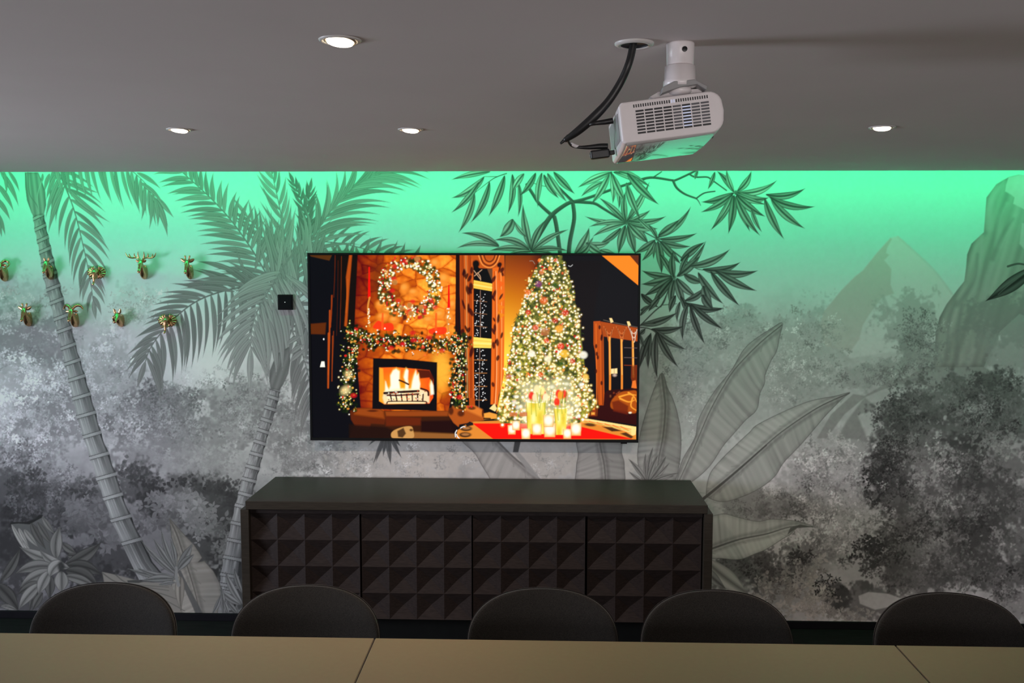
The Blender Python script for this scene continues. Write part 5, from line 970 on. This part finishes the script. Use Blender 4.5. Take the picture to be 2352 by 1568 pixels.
        for sd in (-1, 1): cup('ear', t, (sd * .007, -.046, .054), (sd * .012, -.046, .075), .0056)
        b = bmesh.new()
        tube(b, [(0, -.050, .058), (0, -.040, .056), (0, -.024, .046), (0, -.010, .040)], [.002, .0042, .0042, .003], 10); tube(b, [(0, -.050, .057), (.002, -.057, .050), (.001, -.061, .042)], [.0036, .003, .0008], 8)
        obj('mane', b, M_BRASS, t, True)
    else:
        for sd in (-1, 1):
            b = bmesh.new()
            if kind == 'ibex': tube(b, [(sd * .005, -.050, .055), (sd * .013, -.043, .069), (sd * .027, -.036, .076), (sd * .040, -.030, .071), (sd * .047, -.028, .060), (sd * .049, -.030, .054)], [.0068, .0080, .0076, .0062, .0042, .0012], 12)
            else: tube(b, [(sd * .006, -.050, .054), (sd * .016, -.042, .066), (sd * .031, -.038, .066), (sd * .040, -.040, .053), (sd * .039, -.048, .041), (sd * .032, -.056, .037), (sd * .030, -.060, .044)], [.0066, .0070, .0064, .0054, .0042, .0028, .0008], 12)
            obj('horn', b, M_BRASS, t, True)
            cup('ear', t, (sd * .010, -.045, .046), (sd * .031, -.044, .046), .0064)
    return t
head('ram', 14, 630, 'brass ram head with curled horns at the edge of the photo, upper row')
head('horse', 119, 626, 'brass horse head with upright ears on the painted palm trunk, upper row')
head('elephant', 226, 629, 'brass elephant head with fanned ears on the palm frond, upper row')
head('stag', 334, 625, 'brass stag head with wide branching antlers')
head('giraffe', 439, 625, 'brass giraffe head in the upper row, right of the stag')
head('giraffe', 69, 733, 'brass giraffe head in the lower row, left of the painted palm trunk')
head('ibex', 176, 735, 'brass ibex head with backswept horns in the lower row, by the palm trunk')
head('rhino', 279, 735, 'brass rhino head with a nose horn in the lower row')
head('elephant', 388, 739, 'brass elephant head with fanned ears at the end of the lower row')

# ---------------------------------------------------------------- sideboard
YF, YK = 4.09, D - .03
xa, xb = at_y(563, 1151, YF).x, at_y(1626, 1160, YF).x
zt_ = at_y(1095, 1155.5, YF).z
sb = thing('sideboard', ((xa + xb) / 2, (YF + YK) / 2, 0), 'dark brown wooden sideboard with four pyramid-studded doors under the screen', 'sideboard')
hx = (xb - xa) / 2; hy = (YK - YF) / 2; tt = .038
obj('top', boxes((-hx, hx, -hy, hy, zt_ - tt, zt_)), M_WOOD, sb, bevel=.002)
for sd in (-1, 1):
    a, b = sorted((sd * (hx - .014), sd * (hx + .024)))
    obj('side_panel', boxes((a, b, -hy + .002, hy, .03, zt_ - tt - .001)), M_WOOD, sb, bevel=.002)
dx0 = at_y(573, 1180, YF + .03).x - sb.location.x; dx1 = at_y(1613, 1190, YF + .03).x - sb.location.x
zd1 = at_y(1095, 1183, YF + .03).z; zd0 = at_y(1095, 1424, YF + .03).z
obj('carcass', boxes((-hx + .02, hx - .02, -hy + .071, hy - .002, zd0, zt_ - tt - .002)), M_PLINTH, sb)
obj('rail', boxes((dx0, dx1, -hy + .024, -hy + .07, zd1 + .002, zt_ - tt - .001)), M_DOOR, sb)
obj('plinth', boxes((-hx + .04, hx - .04, -hy + .10, hy - .05, 0, zd0 - .001)), M_PLINTH, sb)
bounds = [(573, 829), (832, 1087.5), (1089.5, 1348), (1352, 1613)]
for i, (p0, p1) in enumerate(bounds):
    u0 = dx0 + (p0 - 573) / (1613 - 573) * (dx1 - dx0); u1 = dx0 + (p1 - 573) / (1613 - 573) * (dx1 - dx0)
    bm = bmesh.new(); yf = -hy + .030; yb0 = -hy + .066; g = .0012; u0 += g; u1 -= g
    box(bm, u0, u1, yb0, yb0 + .004, zd0, zd1)
    n = 4; sx = (u1 - u0) / n; sz = (zd1 - zd0) / n
    V = [[bm.verts.new((u0 + a * sx, yf, zd0 + b * sz)) for b in range(n + 1)] for a in range(n + 1)]
    for a in range(n):
        for b in range(n):
            c = [V[a][b], V[a + 1][b], V[a + 1][b + 1], V[a][b + 1]]; t_ = bm.verts.new((u0 + (a + .5) * sx, yf + .023, zd0 + (b + .5) * sz))
            for k in range(4): bm.faces.new((c[k], c[(k + 1) % 4], t_))
    rim = [V[a][0] for a in range(n)] + [V[n][b] for b in range(n)] + [V[a][n] for a in range(n, 0, -1)] + [V[0][b] for b in range(n, 0, -1)]
    rb = [bm.verts.new((q.co.x, yb0 - .0005, q.co.z)) for q in rim]
    for k in range(len(rim)): l = (k + 1) % len(rim); bm.faces.new((rim[k], rim[l], rb[l], rb[k]))
    obj('door', bm, M_DOOR, sb)

# ---------------------------------------------------------------- conference tables: far edge and joints traced from the photo
ZT = .75
e0, e1 = at_z(300, 1457.5, ZT), at_z(2200, 1483, ZT); YE = (e0.y + e1.y) / 2
j0 = at_z(860, 1467, ZT).x; j1 = at_z(2057, 1482, ZT).x; wd = j1 - j0; DP = .8
tabs = [(j0 - wd, 'pale beige tabletop section below the brass heads, cut by the left edge'), (j0, 'pale beige middle tabletop section between the two dark joints'), (j1, 'pale beige tabletop section at the far right corner')]
for tx, lab in tabs:
    t = thing('conference_table', (tx + wd / 2, YE - DP / 2, 0), lab, 'table', 'pushed-together conference tables')
    g = .0024
    obj('tabletop', boxes((-wd / 2 + g, wd / 2 - g, -DP / 2, DP / 2, ZT - .024, ZT)), M_TABLE, t, bevel=.0015)
    obj('edge_band', boxes((-wd / 2 + g - .0015, wd / 2 - g + .0015, -DP / 2 + .004, DP / 2 - .004, ZT - .022, ZT - .0022)), M_EDGE, t)
    for sx in (-1, 1):
        for sy in (-1, 1):
            obj('leg', boxes((sx * (wd / 2 - .09) - .022, sx * (wd / 2 - .09) + .022, sy * (DP / 2 - .31) - .022, sy * (DP / 2 - .31) + .022, 0, ZT - .024)), M_STEEL, t, bevel=.003)
    obj('under_frame', boxes((-wd / 2 + .09, wd / 2 - .09, -DP / 2 + .295, -DP / 2 + .325, ZT - .07, ZT - .025), (-wd / 2 + .09, wd / 2 - .09, DP / 2 - .325, DP / 2 - .295, ZT - .07, ZT - .025)), M_STEEL, t)

# ---------------------------------------------------------------- chairs behind the tables
YH = YE + .22                                                        # plane of the backrests
zc_ = at_y(1247, 1363, YH).z
def shell(w0, h0, h1, thick):
    """rounded, wrapped backrest: rows from the seat up to the arched top"""
    bm = bmesh.new(); nu, nv = 29, 30; front, back = [], []
    for j in range(nv):
        v = 1 - (1 - j / (nv - 1)) ** 2.2; z = h0 + (h1 - h0) * v
        s = max(0., (z - (h1 - .155)) / .155)
        hwid = w0 * (max(0, 1 - s ** 2.5)) ** (1 / 2.5) if s < 1 else .012
        hwid = max(hwid, .012) * (.86 + .14 * min(1, v * 2.2))
        rf, rb = [], []
        for i in range(nu):
            u = i / (nu - 1) * 2 - 1; x = hwid * math.sin(u * math.pi / 2)
            y = -.17 * x * x / max(w0, .1) - .03 * (1 - v) ** 2 + .05 * v
            th = thick * (1 - .55 * abs(u) ** 6) * (1 - .5 * v ** 8)
            rf.append(bm.verts.new((x, y - th / 2, z))); rb.append(bm.verts.new((x, y + th / 2, z)))
        front.append(rf); back.append(rb)
    for A_, fl in ((front, 0), (back, 1)):
        for a, b in zip(A_, A_[1:]):
            for i in range(nu - 1):
                q = (a[i], a[i + 1], b[i + 1], b[i]); bm.faces.new(q[::-1] if fl else q)
    rim = [(front[j][0], back[j][0]) for j in range(nv)] + [(front[-1][i], back[-1][i]) for i in range(1, nu)] + [(front[j][-1], back[j][-1]) for j in range(nv - 2, -1, -1)] + [(front[0][i], back[0][i]) for i in range(nu - 2, 0, -1)]
    path = [((a.co + b.co) / 2).copy() for a, b in rim]
    for k in range(len(rim)):
        a, b = rim[k], rim[(k + 1) % len(rim)]; bm.faces.new((a[0], b[0], b[1], a[1]))
    return bm, path[:nv + nu + nv - 2]
def make_chair(px, label):
    hp = 177 / FPX * YH
    t = thing('upholstered_chair', (at_y(px, 1400, YH).x, YH, 0), label, 'chair', 'dark chairs behind the tables')
    bm, path = shell(hp, .47, zc_, .036)
    obj('backrest', bm, M_FAB, t, True, sub=1)
    b = bmesh.new(); tube(b, [tuple(q) for q in path], .0020, 8, False); obj('piping', b, M_PIPE, t, True)
    rows = []
    b = bmesh.new()
    for z, s in ((.405, .86), (.415, .97), (.445, 1.), (.468, .98), (.476, .88)):
        rows.append([(hp * .98 * s * abs(math.cos(a)) ** .7 * math.copysign(1, math.cos(a)), -.22 + .235 * s * abs(math.sin(a)) ** .7 * math.copysign(1, math.sin(a)), z) for a in (2 * math.pi * k / 40 for k in range(40))])
    loft(b, rows); obj('seat', b, M_FAB, t, True)
    for sx in (-1, 1):
        for y0, y1 in ((-.36, -.42), (-.06, .02)):
            b = bmesh.new(); tube(b, [(sx * hp * .72, y0, .41), (sx * hp * .98, y1, .002)], [.015, .010], 12, False); obj('leg', b, M_STEEL, t, True)
    return t
for px, lab in ((240, 'dark upholstered chair below the left palms, its rounded back against the mural plants'), (704, 'dark upholstered chair in front of the left end of the sideboard'), (1247, 'dark upholstered chair in front of the middle of the sideboard'), (1645, 'dark upholstered chair at the right end of the sideboard'), (2182, 'dark upholstered chair at the far right, apart from the sideboard')):
    make_chair(px, lab)

# ---------------------------------------------------------------- projector, its mount and cables
PP = at_z(1563, 100, H); sY = PP.y
def atp(px, py, dy=0.): return at_y(px, py, sY + dy)
pr = 31 / FPX * sY
mt = thing('projector_mount', (PP.x, sY, H), 'white ceiling pole and bracket holding the projector', 'projector mount')
z1_ = atp(1563, 152).z - H; z2_ = atp(1563, 190).z - H; z3_ = atp(1563, 208).z - H
obj('pole', lathe([(pr * 1.0, 0), (pr, -.003), (pr * .97, z1_ + .002), (pr * .9, z1_ + .001)], 40), M_WHITE, mt, True)
obj('collar', lathe([(pr * .98, z1_), (pr * 1.10, z1_ - .001), (pr * 1.13, z2_ + .004), (pr * 1.2, z2_ + .002), (pr * 1.2, z2_ - .008), (pr * .9, z2_ - .010)], 40), M_WHITE, mt, True)
sc_ = obj('set_screw', lathe([(.0048, 0), (.0048, .003), (.002, .0034), (.002, .002)], 16), M_STEEL, mt); sc_.location = (.004, -pr - .0005, atp(1573, 120).z - H); sc_.rotation_euler = (math.radians(90), 0, 0)
obj('ball_joint', lathe([(.004, z2_ - .006), (pr * .78, z2_ - .010), (pr * .86, z2_ - .016), (pr * .7, z2_ - .022), (.004, z2_ - .025)], 32), M_WHITE, mt, True)
def plate(pts, y0, y1):
    bm = bmesh.new(); a = [bm.verts.new((x, y0, z)) for x, z in pts]; b = [bm.verts.new((x, y1, z)) for x, z in pts]
    bm.faces.new(a); bm.faces.new(b[::-1])
    for i in range(len(pts)): j = (i + 1) % len(pts); bm.faces.new((a[i], a[j], b[j], b[i]))
    return bm
qx = lambda px: (px - 1563) / FPX * sY
qz = lambda py: atp(1563, py).z - H
obj('bracket', plate([(qx(1518), qz(221)), (qx(1521), qz(206)), (qx(1545), qz(193)), (qx(1590), qz(189)), (qx(1619), qz(204)), (qx(1617), qz(213)), (qx(1596), qz(200)), (qx(1560), qz(206)), (qx(1530), qz(216))], -.03, .05), M_GREY, mt, bevel=.0015)
obj('foot_plate', plate([(qx(1496), qz(222)), (qx(1516), qz(210)), (qx(1610), qz(203)), (qx(1616), qz(207)), (qx(1612), qz(212)), (qx(1505), qz(226))], .0, .09), M_WHITE, mt, bevel=.0015)
# body: its vented flank faces the tables, the socket side faces the cables
YP = sY - .07
o3 = at_y(1430, 330, YP); o4 = at_y(1656, 301, YP)
tilt = math.atan2(o4.z - o3.z, o4.x - o3.x); PWd = (Vector((o4.x, o4.z)) - Vector((o3.x, o3.z))).length + .006
PH = (at_y(1422, 236, YP) - o3).length; PDp = .27; BULGE = .0100
pj = thing('projector', o3, 'white projector with a slotted vent hanging from the ceiling pole', 'projector', rot=(0, -tilt, 0)); pj['kind'] = 'thing'
bm = bmesh.new(); c8 = .016
prof = [(0, .004), (.004, 0), *[(PWd - .022 + .024 * math.sin(k), .026 - .026 * math.cos(k)) for k in (math.radians(q) for q in range(0, 91, 15))], (PWd + .0035, PH * .5), *[(PWd - .022 + .024 * math.cos(k), PH - .024 + .024 * math.sin(k)) for k in (math.radians(q) for q in range(0, 91, 15))], (.006, PH), (0, PH - .006)]
bow = lambda y: BULGE * (1 - (1 - min(1, max(0, y / PDp))) ** 3.2)
R0 = [[(x * s + PWd * .5 * (1 - s), y, z * s + PH * .5 * (1 - s) - bow(y) * max(0, 1 - z / PH)) for x, z in prof] for y, s in ((0, .975), (.003, 1), (.05, 1), (.10, 1), (.15, 1), (.20, 1), (PDp - .02, 1), (PDp - .006, .985), (PDp, .94))]
loft(bm, R0); obj('casing', bm, M_WHITE, pj, bevel=.002, seg=2)
bm = bmesh.new(); pu = [(.004, .0025), (PWd - .02, .0025), (PWd - .016, -.0006), (.010, -.0006)]
loft(bm, [[(x, y, z - bow(y)) for x, z in pu] for y in [.004 + (PDp - .012) * k / 14 for k in range(15)]]); obj('underside', bm, M_GLOSS, pj, True)
gx0, gx1, gz0, gz1 = PWd * .155, PWd * .885, PH * .17, PH * .78
bm = bmesh.new(); bg = bmesh.new(); bl = bmesh.new(); nr, nc = 8, 8
for r in range(nr):
    for c in range(nc):
        ax = gx0 + (gx1 - gx0) * (c + .06) / nc; bx = gx0 + (gx1 - gx0) * (c + .93) / nc; az = gz0 + (gz1 - gz0) * (r + .2) / nr; bz_ = gz0 + (gz1 - gz0) * (r + .78) / nr
        box(bg if c in (4, 6, 7) and 0 < r else bm, ax, bx, -.0008, .004, az, bz_)
        if c == 5 and r < 7: box(bl, ax, bx, -.0012, .003, bz_ + .0001, az + (gz1 - gz0) / nr - .0001)
for k in range(32):
    ax = gx0 - .002 + (gx1 - gx0 + .002) * k / 32
    box(bl if k in (16, 17) else bm, ax, ax + (gx1 - gx0) / 32 * .5, -.0008, .004, PH * .835, PH * .91)
obj('vent_grille', bm, M_SLOT, pj); obj('vent_grille', bg, M_SLOTG, pj)
obj('vent_glow', bl, M_GLOW, pj)['label'] = 'bluish lamp light glinting between the vent slats'
bm = bmesh.new(); box(bm, -.0012, .003, .03, PDp - .04, PH * .12, PH * .8); obj('socket_panel', bm, M_GREY, pj)
obj('lens_barrel', (lambda b: (bmesh.ops.rotate(b, cent=(0, 0, 0), matrix=Matrix.Rotation(math.radians(90), 3, 'Y'), verts=b.verts[:]), b)[1])(lathe([(.026, 0), (.030, .002), (.030, .012), (.025, .014), (.022, .006), (.004, .004)], 32)), M_SLOT, pj).location = (PWd - .002, PDp * .62, PH * .5)
# ceiling pass-through and the cable loom
gp = at_z(1457, 99, H); gr = thing('cable_grommet', (gp.x, gp.y, H), 'white ring in the ceiling with a black cable hanging through', 'cable outlet')
gR = 44 / FPX * gp.y
obj('flange', lathe([(gR * .68, .002), (gR * .70, -.005), (gR * .86, -.006), (gR, -.0025), (gR, 0)], 40, cap=False), M_TRIM, gr, True)
obj('hole', lathe([(gR * .69, -.0045), (gR * .67, -.0012), (.001, -.0010)], 40, cap=False), M_SLOT, gr, True)
cw = 8.4 / FPX * sY
dl = gp.y - sY
loom = thing('cable_loom', (gp.x, gp.y, H), 'black sleeved cable loom from the ceiling hole to the projector sockets', 'cable')
def local(o, pts): return [tuple(Vector(p_) - o.location) for p_ in pts]
P1 = [(gp.x, gp.y, H + .012)] + [tuple(atp(a, b, dl + k)) for a, b, k in ((1451, 120, 0), (1442, 152, .0), (1425, 190, .01), (1398, 232, .015), (1365, 268, .02), (1326, 302, .03), (1297, 322, .04))]
bm = bmesh.new(); tube(bm, local(loom, P1), [cw * .95, cw, cw, cw * 1.05, cw * 1.1, cw * 1.25, cw * 1.1, cw * .7], 14); obj('sleeve', bm, M_CABLE, loom, True)
bm = bmesh.new(); tube(bm, local(loom, [tuple(atp(a, b, dl + k)) for a, b, k in ((1306, 312, .04), (1296, 322, .04), (1287, 330, .04))]), [.004, .0035, .002], 8); obj('cable_tail', bm, M_CABLE, loom, True)
yy1 = YP + PDp * .30 - sY; yy2 = YP + PDp * .55 - sY
e1_ = atp(1408, 277, yy1); e2_ = atp(1396, 336, yy2)
bm = bmesh.new(); tube(bm, local(loom, [tuple(atp(1308, 314, dl + .04)), tuple(atp(1328, 298, .06)), tuple(atp(1358, 285, yy1)), tuple(atp(1390, 280, yy1)), tuple(e1_)]), [.0032, .0032, .0036, .0052, .0056], 10); obj('power_lead', bm, M_CABLE, loom, True)
bm = bmesh.new(); tube(bm, local(loom, [tuple(atp(1302, 318, dl + .04)), tuple(atp(1312, 334, .07)), tuple(atp(1330, 338, yy2)), tuple(atp(1352, 338, yy2)), tuple(atp(1378, 336, yy2)), tuple(e2_)]), [.0026, .0024, .003, .0045, .0058, .006], 10); obj('video_lead', bm, M_CABLE, loom, True)
bm = bmesh.new(); tube(bm, local(loom, [tuple(atp(1313, 331, .068)), tuple(atp(1321, 335, .075)), tuple(atp(1328, 337, .08))]), .0034, 10); obj('white_clip', bm, M_WHITE, loom, True)['label'] = 'white cable clip'
dn = atp(1378, 354, yy2); dgl = thing('hanging_dongle', tuple(dn), 'small black dongle hanging from the projector socket', 'adapter', rot=(0, -tilt, 0)); dgl['kind'] = 'thing'
obj('case', boxes((-.019, .019, -.010, .010, -.0085, .0085)), M_CABLE, dgl, bevel=.0035, seg=3)
obj('plug', boxes((.019, .029, -.007, .007, -.004, .004)), M_STEEL, dgl, bevel=.001)
obj('end_ring', (lambda b: (bmesh.ops.rotate(b, cent=(0, 0, 0), matrix=Matrix.Rotation(math.radians(-90), 3, 'Y'), verts=b.verts[:]), b)[1])(lathe([(.0015, .0192), (.0035, .0192), (.0035, .0205), (.0015, .0205)], 16)), M_GREY, dgl)

# ---------------------------------------------------------------- light
w = bpy.data.worlds.new('world'); S.world = w; w.use_nodes = True
w.node_tree.nodes['Background'].inputs['Color'].default_value = (.6, .75, 1, 1); w.node_tree.nodes['Background'].inputs['Strength'].default_value = .05
M_LED.node_tree.nodes['Principled BSDF'].inputs['Emission Strength'].default_value = LED
for (a_, b_, z0_, z1_), en, col, side in ((WIN, DAY0, (.80, .86, 1.), True), (FILLWIN, DAYFILL, (1., .92, .91), False)):
    ld = bpy.data.lights.new('day_and_fill', 'AREA'); ld.shape = 'RECTANGLE'; ld.size = b_ - a_ - .1; ld.size_y = z1_ - z0_ - .1; ld.energy = en; ld.color = col; ld.spread = math.radians(150)
    lo = bpy.data.objects.new('day_and_fill', ld); C.objects.link(lo)                   # side-window sky light and the added rear fill both tilt slightly downwards
    lo.location = (XL - .03, (a_ + b_) / 2, (z0_ + z1_) / 2) if side else ((a_ + b_) / 2, YB - .03, (z0_ + z1_) / 2)
    lo.rotation_euler = Euler((math.radians(90 - 25), 0, math.radians(-90 if side else 0)))
